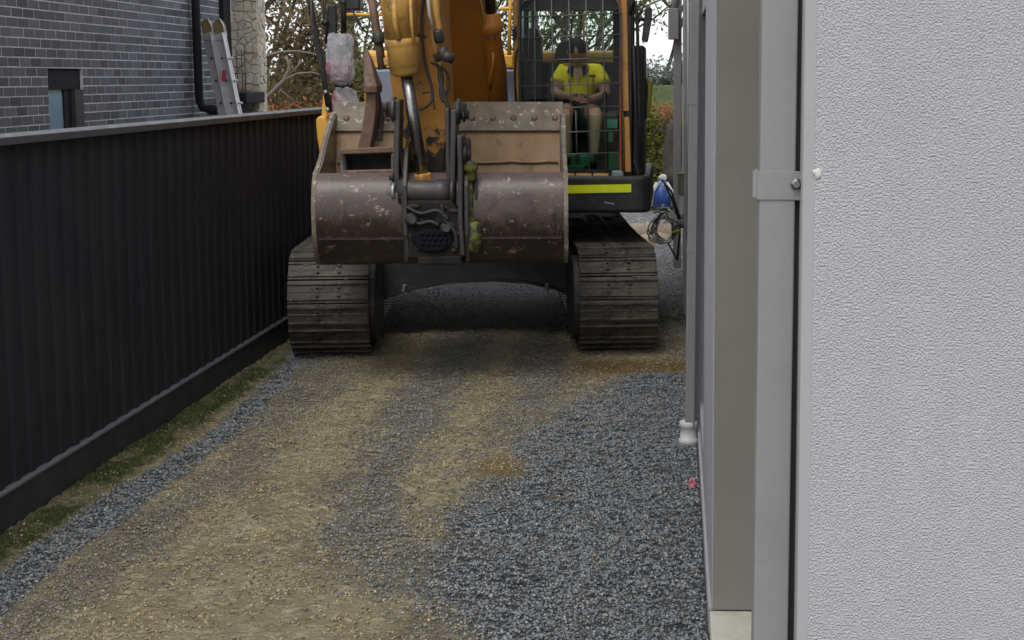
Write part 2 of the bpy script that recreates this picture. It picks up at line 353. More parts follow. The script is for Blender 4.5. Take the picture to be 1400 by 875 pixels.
# surface patches of the driveway, as curves on the ground (metres)
edge_r = [G(640, 1000), G(640, 875), G(585, 790), G(610, 720), G(690, 650), G(725, 590), G(800, 548), G(860, 515), G(900, 500)]   # right gravel begins here
stripe_m = [G(690, 380, .2), G(655, 455, .2), G(600, 520, .18), G(555, 590, .17), G(510, 660, .17), G(500, 730, .18), G(560, 800, .2)]
stripe_m2 = [G(745, 380, .2), G(742, 450, .2), G(735, 540, .16), G(705, 580, .14)]
stripe_l = [G(470, 440, .22), G(430, 505, .25), G(375, 580, .18), G(320, 640, .14), G(235, 705, .14), G(120, 790, .12), G(-20, 900, .12)]
strip_b = [G(420, 478, .09), G(380, 520, .09), G(300, 600, .10), G(215, 655, .13), G(130, 712, .13), G(50, 770, .12), G(-30, 840, .12)]
clay_p = [G(825, 503, 0), G(925, 500, 0)]
def masks(x, y):
    xs_ = x+.05*(y-9); n1 = .5*fbm(x, y, 3.2, 4, 3)+.5*fbm(xs_, y*.3, 5.5, 4, 33); n2 = .5*fbm(x, y, 9, 4, 9)+.5*fbm(xs_, y*.25, 13, 3, 39); n3 = fbm(x, y, 28, 3, 21)
    j = (n1-.5)*.5+(n2-.5)*.3
    # right gravel
    ys = np.array([p[1] for p in edge_r][::1]); xs = np.array([p[0] for p in edge_r])
    o = np.argsort(ys); ex = np.interp(y, ys[o], xs[o])
    ex = np.where(y > 11.9, .2, ex)
    gr = ss(-.24, .20, x-ex+j*.9)
    d, wd = segd(x, y, stripe_m); gm = ss(.18, -.14, d-wd+j*.8)*.62
    d, wd = segd(x, y, stripe_m2); gm2 = ss(.18, -.12, d-wd+j*.7)*.5
    d, wd = segd(x, y, stripe_l); gl = ss(.20, -.14, d-wd+j*.9)*.52
    d, wd = segd(x, y, strip_b); gb = ss(.05, -.04, d-wd+j*.25)
    sc_ = .13*ss(.52, .66, n2)+.02
    mixz = ss(.65, .05, ex-x+j)*.36*ss(.44, .60, fbm(x, y, 6.5, 4, 60))
    far = ss(13.3, 14.8, y+j)*.85
    grav = np.maximum.reduce([gr, gm, gm2, gl, gb, far, sc_, mixz])
    grav = np.clip(grav*(.75+.5*n2), 0, 1)
    d, _ = segd(x, y, clay_p); clay = ss(.40, .18, d+j*.4)
    cc = np.hypot((x-G(683, 640)[0])/.17, (y-G(683, 640)[1])/.3); clay = np.maximum(clay, ss(1.2, .5, cc+j)*.8)
    clay = np.maximum(clay, .25*ss(.62, .75, n1)*(x < -.3)*(y < 12)*(1-gb))
    moss = ss(-3.02, -3.2, x+j*.5-(y-8)*.012)*ss(15, 12.5, y)*(1-gb)
    mossf = np.clip(moss*(.35+1.1*ss(.35, .62, n1)), 0, 1)
    dusty = np.clip(.75+gl-gm*.3-gm2*.3, 0, 1)*(1-gb)*(1-gr)*(y < 13.3)
    return grav*(1-clay*.95)*(1-moss*.75), clay, mossf, gb, dusty, moss

def height(x, y):
    n = fbm(x, y, 6, 4, 40); m = fbm(x*1.0, y, 22, 4, 50); q = fbm(x*.35, y, 16, 3, 70)
    near = ((y < 32) & (x > -4) & (x < 1.2)).astype(float)
    h = (n-.5)*.03+(m-.5)*.034+(q-.5)*.020
    h += .012*(fbm(x, y, .8, 2, 5)-.5)
    tw = ss(.42, .6, fbm(x, y, 1.7, 3, 91))*((x > -2.9) & (x < -.6) & (y < 13)); yy = y+.07*(x+1.6)+.05*fbm(x, y, 2.5, 2, 92)
    h += .012*tw*np.maximum(0, np.sin(yy*2*np.pi/.075))**2*(.4+fbm(x, y, 7, 2, 93))
    return h*near

# ------------------------------------------------------------------ ground sheet
gx = np.unique(np.concatenate([[-300, -120, -50, -20, -10, -6, -4.5], np.arange(-3.7, .45, .018), [.8, 1.5, 3, 8, 20, 60, 150, 300]]))
gy = np.unique(np.concatenate([[-60, -20, -5, 0, 2, 4, 5], np.arange(5.6, 9.5, .018), np.arange(9.5, 14.6, .026), np.arange(14.6, 27, .12), [28, 30, 33, 40, 60, 100, 200, 400]]))
X, Y = np.meshgrid(gx, gy); X = X.ravel(); Y = Y.ravel()
Z = height(X, Y)
nx, ny = len(gx), len(gy)
idx = np.arange(nx*ny).reshape(ny, nx)
quads = np.stack([idx[:-1, :-1], idx[:-1, 1:], idx[1:, 1:], idx[1:, :-1]], -1).reshape(-1, 4)
def npmesh(name, verts, faces, k):
    me = bpy.data.meshes.new(name); me.vertices.add(len(verts)); me.vertices.foreach_set('co', np.asarray(verts, np.float32).ravel())
    me.loops.add(len(faces)*k); me.loops.foreach_set('vertex_index', np.asarray(faces, np.int32).ravel())
    me.polygons.add(len(faces)); me.polygons.foreach_set('loop_start', np.arange(0, len(faces)*k, k, dtype=np.int32))
    me.update(calc_edges=True); me.validate(); return me
gme = npmesh('ground', np.stack([X, Y, Z], -1), quads, 4)
gme.polygons.foreach_set('use_smooth', [True]*len(gme.polygons))
mk = masks(X, Y)
for nm, a in zip(('gravel', 'clay', 'moss', 'strip', 'dusty'), mk):
    at_ = gme.attributes.new(nm, 'FLOAT', 'POINT'); at_.data.foreach_set('value', np.asarray(a, np.float32))
k = NT('ground_soil')
def attr(k, n): a = k.n('ShaderNodeAttribute', attribute_name=n); return a.outputs['Fac']
sand = k.ramp(k.noise(7, 8, .65), [(.25, (.38,.31,.19)), (.5, (.60,.505,.32)), (.75, (.74,.64,.44))])
sand = k.mix(k.ramp(k.noise(34, 7, .75, vec=k.mapv((.5,1.3,1))), [(.53, 0), (.66, .75)]), sand, (.19,.15,.095))
sand = k.mix(k.ramp(k.noise(1.6, 4, .6), [(.45, 0), (.75, .6)]), sand, (.21,.175,.12))
grav = k.ramp(k.noise(110, 4, .6), [(.3, (.055,.06,.066)), (.6, (.14,.15,.16)), (.8, (.23,.24,.25))])
c = k.mix(attr(k, 'gravel'), sand, grav)
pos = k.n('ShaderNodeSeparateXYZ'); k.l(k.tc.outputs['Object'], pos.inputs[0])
c = k.mix(k.ramp(k.math('DIVIDE', pos.outputs[1], 30), [(.495, 0), (.54, 1)]), c, k.ramp(k.noise(90, 4, .6), [(.3, (.14,.145,.15)), (.7, (.34,.35,.36))]))  # ground behind the machine painted paler, as if lit by open sky
c = k.mix(attr(k, 'clay'), c, k.ramp(k.noise(14, 6), [(.3, (.24,.155,.065)), (.7, (.40,.27,.125))]))
mossc = k.ramp(k.noise(20, 6, .7), [(.3, (.07,.065,.035)), (.5, (.09,.115,.035)), (.75, (.20,.17,.10))])
c = k.mix(attr(k, 'moss'), c, mossc)
k.setc(c); k.rough(.95); k.b.inputs['Specular IOR Level'].default_value = .2
k.bump(k.math('ADD', k.noise(55, 8, .78), k.math('MULTIPLY', k.ramp(k.noise(20, 6, .7, vec=k.mapv((.5,1.5,1))), [(.45, 0), (.6, 1)]), .8)), 1.0, .03); M['ground'] = k.m
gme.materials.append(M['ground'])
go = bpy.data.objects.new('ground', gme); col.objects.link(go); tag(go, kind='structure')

# ------------------------------------------------------------------ loose stones
def stones(name, n, box, sizes, keep, mat, label, cat, flat=.6, zoff=0.0, seed=1):
    rng = np.random.RandomState(seed)
    x = rng.uniform(box[0], box[1], n); y = rng.uniform(box[2], box[3], n)
    p = keep(x, y); s = rng.uniform(0, 1, n) < p; x, y = x[s], y[s]; n = len(x)
    r = rng.uniform(sizes[0], sizes[1], n)**1.0; z = height(x, y)
    K = 5; a0 = rng.uniform(0, 6.28, n)
    vs = np.zeros((n, K+2, 3)); 
    for kx in range(K):
        rr = r*rng.uniform(.65, 1.25, n); a = a0+kx*2*np.pi/K+rng.uniform(-.25, .25, n)
        vs[:, kx] = np.stack([rr*np.cos(a), rr*np.sin(a)*.8, r*rng.uniform(-.3, .3, n)], -1)
    vs[:, K] = np.stack([r*rng.uniform(-.4, .4, n), r*rng.uniform(-.4, .4, n), r*flat*rng.uniform(.6, 1.2, n)], -1)
    vs[:, K+1] = np.stack([r*0, r*0, -r*flat], -1)
    # tilt
    tx = rng.uniform(-.7, .7, n); ty = rng.uniform(-.7, .7, n)
    for (i, j, t) in ((1, 2, tx), (0, 2, ty)):
        c_, s_ = np.cos(t)[:, None], np.sin(t)[:, None]; u = vs[:, :, i].copy(); v2 = vs[:, :, j].copy()
        vs[:, :, i] = u*c_-v2*s_; vs[:, :, j] = u*s_+v2*c_
    ang = rng.uniform(0, 6.28, n)[:, None]; u = vs[:, :, 0].copy(); v2 = vs[:, :, 1].copy()
    vs[:, :, 0] = u*np.cos(ang)-v2*np.sin(ang); vs[:, :, 1] = u*np.sin(ang)+v2*np.cos(ang)
    vs += np.stack([x, y, z+r*.25+zoff], -1)[:, None, :]
    fs = []
    for kx in range(K):
        k2 = (kx+1) % K; fs.append((kx, k2, K)); fs.append((k2, kx, K+1))
    fs = np.array(fs)[None]+(np.arange(n)*(K+2))[:, None, None]
    me = npmesh(name, vs.reshape(-1, 3), fs.reshape(-1, 3), 3); me.materials.append(mat)
    a = me.attributes.new('dusty', 'FLOAT', 'POINT'); dd = masks(x, y)[4]; a.data.foreach_set('value', np.repeat(dd, K+2).astype(np.float32))
    o = bpy.data.objects.new(name, me); col.objects.link(o); return tag(o, label, cat, kind='stuff')
k = NT('blue_metal_gravel'); gi = k.n('ShaderNodeNewGeometry')
c = k.ramp(gi.outputs['Random Per Island'], [(0, (.075,.081,.088)), (.3, (.145,.157,.17)), (.75, (.225,.24,.252)), (.95, (.31,.322,.33)), (1, (.45,.45,.44))])
c = k.mix(k.math('MULTIPLY', attr(k, 'dusty'), .5), c, (.22,.18,.12))
k.setc(c); k.rough(.7); M['gravel'] = k.m
k = NT('lit_pale_gravel'); gi = k.n('ShaderNodeNewGeometry')
k.setc(k.ramp(gi.outputs['Random Per Island'], [(0, (.14,.15,.16)), (.5, (.28,.29,.31)), (1, (.5,.5,.5))])); k.rough(.7); M['litgravel'] = k.m  # paler copy of the gravel, open-sky brightness put into the colour
k = NT('soil_crumbs'); gi = k.n('ShaderNodeNewGeometry')
k.setc(k.ramp(gi.outputs['Random Per Island'], [(0, (.17,.135,.08)), (.5, (.33,.27,.165)), (.95, (.44,.37,.24)), (1, (.52,.46,.34))])); k.rough(.95); M['crumb'] = k.m
stones('gravel', 185000, (-3.2, .13, 5.9, 13.2), (.0052, .0125), lambda x, y: np.clip(masks(x, y)[0]*1.1-.05, 0, 1)*.85, M['gravel'],
       'blue-grey crushed rock spread over the driveway between fence and house', 'gravel', seed=11)
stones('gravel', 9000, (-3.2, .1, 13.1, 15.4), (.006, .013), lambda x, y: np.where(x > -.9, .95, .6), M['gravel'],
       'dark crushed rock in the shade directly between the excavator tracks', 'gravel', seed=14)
stones('gravel', 24000, (-3.2, .1, 15.2, 26), (.008, .015), lambda x, y: np.where(x > -.9, .95, .6), M['litgravel'],
       'crushed rock painted pale with open-sky light on the ground behind the excavator', 'gravel', seed=12)
stones('soil_crumbs', 120000, (-3.3, .1, 5.9, 13.5), (.003, .0115), lambda x, y: (1-masks(x, y)[0]*.9)*(1-masks(x, y)[5]*.8)*(.12+.88*ss(.44, .58, .6*fbm(x, y, 5, 3, 88)+.4*fbm(x, y*2.2, 9, 3, 89)))*.6, M['crumb'],
       'loose sandy crumbs and clods on the tan wheel tracks', 'soil', flat=.7, seed=13)

# moss and small grass beside the fence
def moss_tufts():
    rng = np.random.RandomState(5); n = 26000
    x = rng.uniform(-3.34, -2.5, n); y = rng.uniform(6.6, 13.6, n); mm = masks(x, y); p = mm[2]*1.2
    s = rng.uniform(0, 1, n) < p; x, y = x[s], y[s]; n = len(x); z = height(x, y)
    h = rng.uniform(.006, .022, n); a = rng.uniform(0, 6.28, n); w_ = rng.uniform(.002, .005, n)
    dx, dy = np.cos(a)*w_, np.sin(a)*w_; lx, ly = rng.normal(0, .008, n), rng.normal(0, .008, n)
    vs = np.stack([np.stack([x-dx, y-dy, z-.002], -1), np.stack([x+dx, y+dy, z-.002], -1), np.stack([x+lx, y+ly, z+h], -1)], 1)
    me = npmesh('moss', vs.reshape(-1, 3), np.arange(n*3).reshape(-1, 3), 3)
    k = NT('moss_green'); gi = k.n('ShaderNodeNewGeometry')
    k.setc(k.ramp(gi.outputs['Random Per Island'], [(0, (.05,.06,.02)), (.6, (.10,.13,.035)), (1, (.19,.18,.08))])); k.rough(.9)
    me.materials.append(k.m); o = bpy.data.objects.new('moss', me); col.objects.link(o)
    tag(o, 'green moss and short grass along the foot of the dark fence', 'moss', kind='stuff')
moss_tufts()

# ------------------------------------------------------------------ fence
FX = -3.355
fence = empty('fence', (FX, 6, 0), 'dark charcoal ribbed metal fence with flat top rail along the left of the driveway', 'fence')
def rib_profile(y0, n):
    pts = []
    for i in range(n):
        b = y0+i*.198
        pts += [(0, b), (0, b+.104), (.013, b+.122), (.013, b+.176), (0, b+.194)]
    pts.append((0, y0+n*.198)); return pts
for s_ in range(24):
    y0 = 3.0+s_*.198*4
    mb = MB(); pr = rib_profile(y0, 4)
    vs = []; fs = []
    for (dx, y) in pr: vs += [(FX+dx-.02, y, .175), (FX+dx-.02, y, 1.93)]
    for i in range(len(pr)-1): fs.append((2*i, 2*i+2, 2*i+3, 2*i+1))
    mb.add(vs, fs)
    mb.build('fence_sheet', M['fence'], fence)
for s_ in range(8):
    y0 = 3.0+s_*2.4
    MB().prism([(FX-.035, y0+.002, 1.915), (FX+.028, y0+.002, 1.915), (FX+.033, y0+.002, 1.955), (FX+.012, y0+.002, 1.972), (FX-.02, y0+.002, 1.972), (FX-.035, y0+.002, 1.955)], (0, 2.397, 0)).build('top_rail', M['railtop'], fence, .003)
    MB().prism([(FX-.03, y0+.002, .180), (FX+.014, y0+.002, .180), (FX+.014, y0+.002, .192), (FX+.004, y0+.002, .203), (FX-.03, y0+.002, .203)], (0, 2.397, 0)).build('bottom_rail', M['railtop'], fence, .002)
    MB().box((FX-.03, y0+.004, -.05), (FX+.006, y0+2.396, .182)).build('plinth_board', M['plinthb'], fence, .003)
    MB().box((FX-.10, y0-.03, -.05), (FX-.04, y0+.03, 1.9)).build('post', M['fence'], fence)

# ------------------------------------------------------------------ neighbour's brick house
BX = -5.77
nh = empty('brick_house', (BX, 14, 0), 'neighbour house of dark charcoal brick with pale mortar joints above the fence', 'house')
yW0, yW1, zWb, zWt = 14.28, 15.13, 1.1, 2.335
yEnd = 20.28
mb = MB(); xm = BX-.005
for (a, b, c, d) in ((9, yW0, 0, 6), (yW1, yEnd, 0, 6), (yW0, yW1, zWt, 6), (yW0, yW1, 0, zWb)):
    mb.box((BX-.25, a, c), (xm, b, d))
wall = mb.build('brick_wall', M['mortar'], nh)
MB().box((BX-8, 9.05, 0), (BX-.26, yEnd-.02, 5.9)).build('inner_wall', M['darktrim'], nh)
MB().box((BX-8.2, 8.8, 6), (BX+.5, yEnd+.3, 6.15)).build('roof', M['darktrim'], nh)
# window, set a little back from the brick face
yp = atx(86, 150, BX-.06).y; yf = atx(94, 150, BX-.05).y
win = MB().box((BX-.10, yW0, zWt-.20), (BX-.03, yW1, zWt-.002)).box((BX-.10, yp, zWb), (BX-.045, yf+.06, zWt-.2)).build('window', M['darktrim'], nh, .004)
MB().box((BX-.14, yf+.06, zWb), (BX-.0045, yW1+.002, zWt-.2)).build('jamb', M['plinthb'], win)  # brick jamb coloured darker to carry the recess's shade
MB().box((BX-.075, yW0, zWb), (BX-.06, yp, zWt-.2)).build('pane', M['bluewin'], win)
# bricks, nearest and largest first
def brick_mesh(L, hgt, seed):
    rg = random.Random(seed); mb = MB(); d = .0018
    e = .001
    mb.add([(0,0,0),(0,L,0),(0,L,hgt),(0,0,hgt),(d,e,e),(d,L-e,e),(d,L-e,hgt-e),(d,e,hgt-e)], [(4,5,6,7),(0,1,5,4),(1,2,6,5),(2,3,7,6),(3,0,4,7)])
    me = bpy.data.meshes.new('brick'); me.from_pydata(mb.v, [], mb.f); me.materials.append(M['brick']); return me
bl = {1: brick_mesh(.228, .075, 1)}
farb = MB(); cand = []
Zc0 = 2.26; course = .086
for r in range(-10, 43):
    z = Zc0+r*course+.001
    if z < 1.3 or z > 5.9: continue
    off = (.12 if r % 2 else 0)+.003
    y = 9.0+off
    while y < yEnd-.05:
        L = min(.230, yEnd-.005-y)
        ya, yb = y, y+L
        segs = [(ya, yb)]
        if z+.076 > zWb and z < zWt-.01:
            ns = []
            for a, b in segs:
                if b <= yW0 or a >= yW1: ns.append((a, b))
                else:
                    if a < yW0-.02: ns.append((a, yW0-.004))
                    if b > yW1+.02: ns.append((yW1+.004, b))
            segs = ns
        for a, b in segs: cand.append((z, a, b))
        y += .240
vis = [c for c in cand if c[1] > 13.0 and 1.70+(c[1]-13)*.04 < c[0]+.07 and c[0] < 2.25+c[1]*.0515+.05]
vis.sort(key=lambda c: (c[1]))
main = set(vis[:298])
for (z, a, b) in cand:
    if (z, a, b) in main:
        o = share('brick', bl[1], (xm-BX+.0005+random.uniform(-.001, .0015), a-14, z), wall)
        if b-a < .229: o.scale = (1, (b-a)/.23, 1)
    else:
        L = b-a; x0 = xm+.0005; d = .0018; e = .001
        farb.add([(x0,a,z),(x0,b,z),(x0,b,z+.076),(x0,a,z+.076),(x0+d,a+e,z+e),(x0+d,b-e,z+e),(x0+d,b-e,z+.075),(x0+d,a+e,z+.075)], [(4,5,6,7),(0,1,5,4),(1,2,6,5),(2,3,7,6),(3,0,4,7)])
fb = farb.build('brick', M['brickfar'], wall); fb['kind'] = 'stuff'
# downpipe with elbow, corner post
pa = atx(266, 0, BX+.07); pb = atx(277, 143, BX+.07)
q0 = atx(273, 138, BX+.07); q1 = at(277, 147, q0.y+.02); q2 = at(288, 150, q0.y+.03); q3 = at(297, 150, q0.y+.05)
dp = MB().tube([V(BX+.07, q0.y-.04, 6), V(BX+.07, q0.y-.02, q0.z+.06), q0, q1, q2], .050, 14).build('downpipe', M['darktrim'], nh)
MB().lathe(q2-V(.02, 0, 0), q3, [(0, .06), (.75, .06), (1, .045)], 16).build('pipe_socket', M['darktrim'], dp)
MB().box((BX-.02, atx(307, 60, BX+.05).y, 0), (BX+.05, atx(317, 60, BX+.05).y, 6)).build('corner_trim', M['darktrim'], nh, .01)
MB().prism([(BX-.25, yEnd, 1.96), (BX+.2, yEnd-.9, 1.93), (BX+.42, yEnd-.9, 1.93), (BX+.36, yEnd+.2, 1.93), (BX-.25, yEnd+.4, 1.96)], (0, 0, .13)).build('parapet_capping', M['darktrim'], nh, .01)

# stone pillar at the corner of that house
sx0, sx1, sy = at(316, 60, 20.3).x, at(355, 60, 20.3).x, 20.3
pil = empty('stone_pillar', (sx0, sy, 0), 'cream crazy-stone clad pillar at the far corner of the dark brick house', 'pillar')
MB().box((sx0, sy+.03, 0), (sx1-.03, sy+.4, 6)).build('core', M['creammortar'], pil)
def clip(poly, px, py, nxx, nyy):
    out = []
    for i in range(len(poly)):
        a, b = poly[i], poly[(i+1) % len(poly)]
        da = (a[0]-px)*nxx+(a[1]-py)*nyy; db = (b[0]-px)*nxx+(b[1]-py)*nyy
        if da <= 0: out.append(a)
        if (da < 0 < db) or (db < 0 < da): t = da/(da-db); out.append((a[0]+(b[0]-a[0])*t, a[1]+(b[1]-a[1])*t))
    return out
def crazy(w_, h_, sp, rng, asp=1.0):
    pts = []
    ny_ = int(h_/sp)+1; nx_ = max(1, int(w_/(sp*asp))+1)
    for i in range(ny_):
        for j in range(nx_): pts.append(((j+rng.uniform(.1, .9))*w_/nx_, (i+rng.uniform(.05, .95))*h_/ny_))
    for i, p in enumerate(pts):
        poly = [(0, 0), (w_, 0), (w_, h_), (0, h_)]
        for j, q in enumerate(pts):
            if i == j or abs(p[0]-q[0])+abs(p[1]-q[1]) > sp*5: continue
            dx, dy = q[0]-p[0], q[1]-p[1]; L = math.hypot(dx, dy); g_ = .003
            poly = clip(poly, (p[0]+q[0])/2-dx/L*g_, (p[1]+q[1])/2-dy/L*g_, dx/L, dy/L)
            if len(poly) < 3: break
        if len(poly) >= 3: yield poly, p
rg = random.Random(4)
def stone_face(org, ux, nrm, w_, z0, z1, sp):
    for poly, c in crazy(w_, z1-z0, sp, rg, .9):
        d = rg.uniform(.008, .026); mb = MB(); n = len(poly)
        P = lambda q, s_, dd: Vector(org)+Vector(ux)*(c[0]+(q[0]-c[0])*s_)+Vector((0, 0, z0+c[1]+(q[1]-c[1])*s_))+Vector(nrm)*dd
        vs = [P(q, 1, 0) for q in poly]+[P(q, .97, d*.6) for q in poly]+[P(q, .86, d+rg.uniform(-.006, .006)) for q in poly]
        fs = [tuple(range(2*n, 3*n))]+[(i, (i+1) % n, n+(i+1) % n, n+i) for i in range(n)]+[(n+i, n+(i+1) % n, 2*n+(i+1) % n, 2*n+i) for i in range(n)]
        mb.add(vs, fs); mb.build('stone', M['stone'], pil)
stone_face((sx0, sy+.03, 0), (1, 0, 0), (0, -1, 0), sx1-.03-sx0, 1.5, 3.8, .115)
stone_face((sx1-.03, sy+.03, 0), (0, 1, 0), (1, 0, 0), .34, 1.7, 3.6, .12)

# ladder leaning by the corner
LB = at(312, 141, 18.5); LT = at(289, 28, 18.75)
lad = empty('ladder', (LB.x, LB.y, 0), 'folded aluminium extension ladder with tan end caps leaning against the brick wall', 'ladder')
ldir = (LT-LB).normalized(); LF = LB-ldir*(LB.z/ldir.z)+ldir*.02
L0 = LF; Lt = LT
side = Vector((.97, -.24, 0)); dep = Vector((-.25, -.97, 0))
for k_, off in enumerate((-.08, .08)):
    a = L0+side*off; b = Lt+side*off-ldir*.16
    MB().beam(a, b, .145, .028, up=dep).beam(a+side*.062+dep*.03, b+side*.062+dep*.03, .018, .075, up=dep).build('stile', M['alu'], lad, .003)
    c0 = Lt+side*off-ldir*.20
    MB().prism([c0-side*.072, c0+side*.07, c0+side*.07+ldir*.13, c0+side*.045+ldir*.20, c0-side*.03+ldir*.21, c0-side*.072+ldir*.15], dep*-.05).build('end_cap', M['ladcap'], lad, .004)
    MB().tube([c0+side*.062, c0+side*.066+ldir*.13, c0+side*.04+ldir*.21, c0-side*.0+ldir*.225], .012, 6).build('cap_strip', M['alu'], lad)
t_ = 2.05
while True:
    p = L0+ldir*t_
    if p.z > Lt.z-.22: break
    MB().cyl(p+side*.06, p+side*.20+dep*.02, .013, 8).build('rung', M['alu'], lad)
    MB().ball(p-side*.085+dep*.03, .014, 8, 5).build('rivet', M['black'], lad)
    MB().ball(p+side*.055+dep*.03, .014, 8, 5).build('rivet', M['black'], lad)
    t_ += .28
p = L0+ldir*2.32
MB().beam(p+side*.01+dep*.022, p+side*.045+ldir*.14+dep*.022, .05, .006, up=dep).build('warning_label', M['redlab'], lad)
MB().prism([c0-side*.24-ldir*.05, c0+side*.075-ldir*.05, c0+side*.075+ldir*.02, c0-side*.24+ldir*.02], dep*.02).build('end_bracket', M['alu'], lad, .003)
# thin mesh reinforcement leaning against the pillar
mbm = MB()
for px_ in (323, 330, 334): a = at(px_, 68, 20.1); b = at(px_+3, 142, 20.1); mbm.tube([a, b], .006, 5)
for py_ in (80, 100, 122): mbm.tube([at(320, py_, 20.1), at(338, py_+1, 20.1)], .005, 5)
mbm.build('wire_mesh_offcut', M['greysteel'], None, label='thin wire mesh offcut standing against the cream stone pillar', cat='wire mesh')

# ------------------------------------------------------------------ house on the right
rh = empty('rendered_house', (.15, 6, 0), 'pale grey rendered house wall along the right of the driveway', 'house')
PY = 3.0
pc = at(1097, 300, PY).x; pe = at(1113, 300, PY).x
def rbox(mb, a, b, r=.012, n=4):   # box with its (x0,y0) vertical edge rounded
    x0, y0, z0 = a; x1, y1, z1 = b; pts = [(x1, y0), (x1, y1), (x0, y1)]
    for i in range(n+1):
        t = math.pi-0+(math.pi/2)*i/n; pts.append((x0+r+r*math.cos(t), y0+r+r*math.sin(t)))
    return mb.prism([(p[0], p[1], z0) for p in pts], (0, 0, z1-z0))
rbox(MB(), (pc, PY+.0006, -.02), (pe, 4.2, 6), .003, 3).build('corner_bead', M['smoothrender'], rh)
MB().box((pe, PY, -.02), (6, 4.2, 6)).build('front_pier', M['stipple'], rh)
mb = MB(); c_ = at(1117, 237, PY); c_.y = PY
mb.ball(c_+V(.002, 0, -.001), (.0075, .004, .011), 9, 6, .12); mb.ball(c_+V(-.004, 0, .002), (.005, .004, .006), 8, 5, .1)
mb.build('render_chip', M['chip'], rh)
# recessed entry between the pier and the column
MB().box((.62, 4.2, -.02), (.9, 6.18, 6)).build('recess_wall', M['shaded_reveal'], rh)
MB().box((.155, 6.168, .086), (.9, 6.171, 6)).build('column_shade_sheet', M['shaded_reveal'], rh)  # thin sheet laying the painted recess shade over the column's near face
# column and wall face towards the driveway (X about 0.15)
yA, yB, zS, zH = 8.2, 9.55, .24, 2.62
MB().box((.15, 6.172, .085), (.9, 8.2, 6)).build('column', M['render'], rh, .004)
MB().box((.1505, yA+.001, .02), (.9, yB, zS)).build('wall_below_window', M['render'], rh)
MB().box((.1505, yA+.001, zH), (.9, yB, 6)).build('wall_above_window', M['render'], rh)
MB().box((.138, 6.19, -.03), (.895, yB, .084)).build('footing', M['render'], rh)
MB().box((.142, 4.21, -.03), (.61, 6.165, .083)).build('step', M['ledge'], rh, .006)
wn = MB().box((.22, yA, zS+.001), (.27, yA+.05, zH-.001)).box((.22, yB-.05, zS+.001), (.27, yB, zH-.001)).box((.221, yA+.05, zH-.05), (.27, yB-.05, zH-.001)).box((.221, yA+.05, zS+.001), (.27, yB-.05, zS+.05)).build('window', M['darktrim'], rh)
MB().box((.24, yA+.05, zS+.05), (.25, yB-.05, zH-.05)).build('pane', M['darkwin'], wn)
MB().box((.118, yB+.001, -.03), (.9, 14.8, 6)).build('side_wall', M['render'], rh)
MB().box((.075, 14.8, -.03), (.9, 20, 6)).build('rear_wall', M['render'], rh)
MB().box((-.25, 2.0, 6.0), (7, 21, 6.15)).build('roof', M['darktrim'], rh)
# near downpipe (rectangular) with its strap
DY0, DY1 = 3.06, 3.15
x0 = at(1040, 0, DY0).x; xb0 = at(1033.5, 800, DY0).x
def quadpipe(pt, pb, wd, dp_, name, bev=.004):
    mb = MB(); vs = []
    for (x, y, z) in (pb, pt): vs += [(x, y, z), (x+wd, y, z), (x+wd, y+dp_, z), (x, y+dp_, z)]
    mb.add(vs, [(3,2,1,0),(4,5,6,7),(0,1,5,4),(1,2,6,5),(2,3,7,6),(3,0,4,7)])
    return mb.build(name, M['pipe'], rh, bev, 3)
A = at(1042, 0, DY0); B = at(1030, 875, DY0); wdp = (1090-1042)/F*DY0*1.02
ex = lambda z: A.x+(B.x-A.x)*(A.z-z)/(A.z-B.z)
dp1 = quadpipe((ex(6), DY0, 6), (ex(-.02), DY0, -.02), wdp, .09, 'downpipe')
sz0, sz1 = at(1060, 273, DY0).z, at(1060, 234, DY0).z; sx = ex((sz0+sz1)/2)
MB().box((x0+.06, DY0+.02, -.02), (pc+.004, DY0+.08, 6)).build('shadow_gap_strip', M['blackrub'], rh)  # black strip standing in for the shaded gap between pipe and pier
strap = MB().box((sx-.0045, DY0-.003, sz0), (sx+wdp+.003, DY0-.0005, sz1)).box((sx-.0048, DY0-.0028, sz0+.0005), (sx-.0012, DY0+.095, sz1-.0005)).box((sx+wdp-.002, DY0-.0045, sz0-.001), (sx+wdp+.011, DY0-.0032, sz1)).box((sx-.0135, DY0-.002, sz0+.004), (sx-.005, DY0+.001, sz1+.001)).build('strap', M['pipe'], dp1, .0008)
q = V(sx+wdp+.001, DY0-.005, (sz0+sz1)/2+.003)
MB().lathe(q, q+V(0, -.012, 0), [(0, .011), (.25, .011), (.3, .0072), (1, .0068)], 6).build('screw', M['chrome'], strap)
MB().ball(q+V(0, -.001, 0), (.0115, .002, .0115), 14, 6).build('washer', M['chrome'], strap)
# second downpipe with collar at its base
P2 = gp(929, 604); yq = 9.44
A = at(943.5, 0, yq); B = at(936.5, 583, yq); ex2 = lambda z: A.x+(B.x-A.x)*(A.z-z)/(A.z-B.z)
dp2 = quadpipe((ex2(6), yq-.06, 6), (ex2(.11), yq-.06, .11), .058, .10, 'downpipe', .006)
cc = V(ex2(.1)+.022, yq-.01, 0)
MB().lathe(cc, cc+V(0, 0, .15), [(0, .062), (.25, .062), (.3, .052), (.72, .05), (.76, .057), (.97, .056), (1, .045)], 20).build('collar', M['whitep'], dp2)
MB().box((ex2(2.2)-.004, yq-.063, 2.09), (ex2(2.2)+.062, yq+.045, 2.10)).build('joint', M['pipe'], dp2)
MB().box((ex2(1.2)-.003, yq-.0625, 1.20), (ex2(1.2)+.061, yq+.045, 1.207)).build('joint', M['pipe'], dp2)
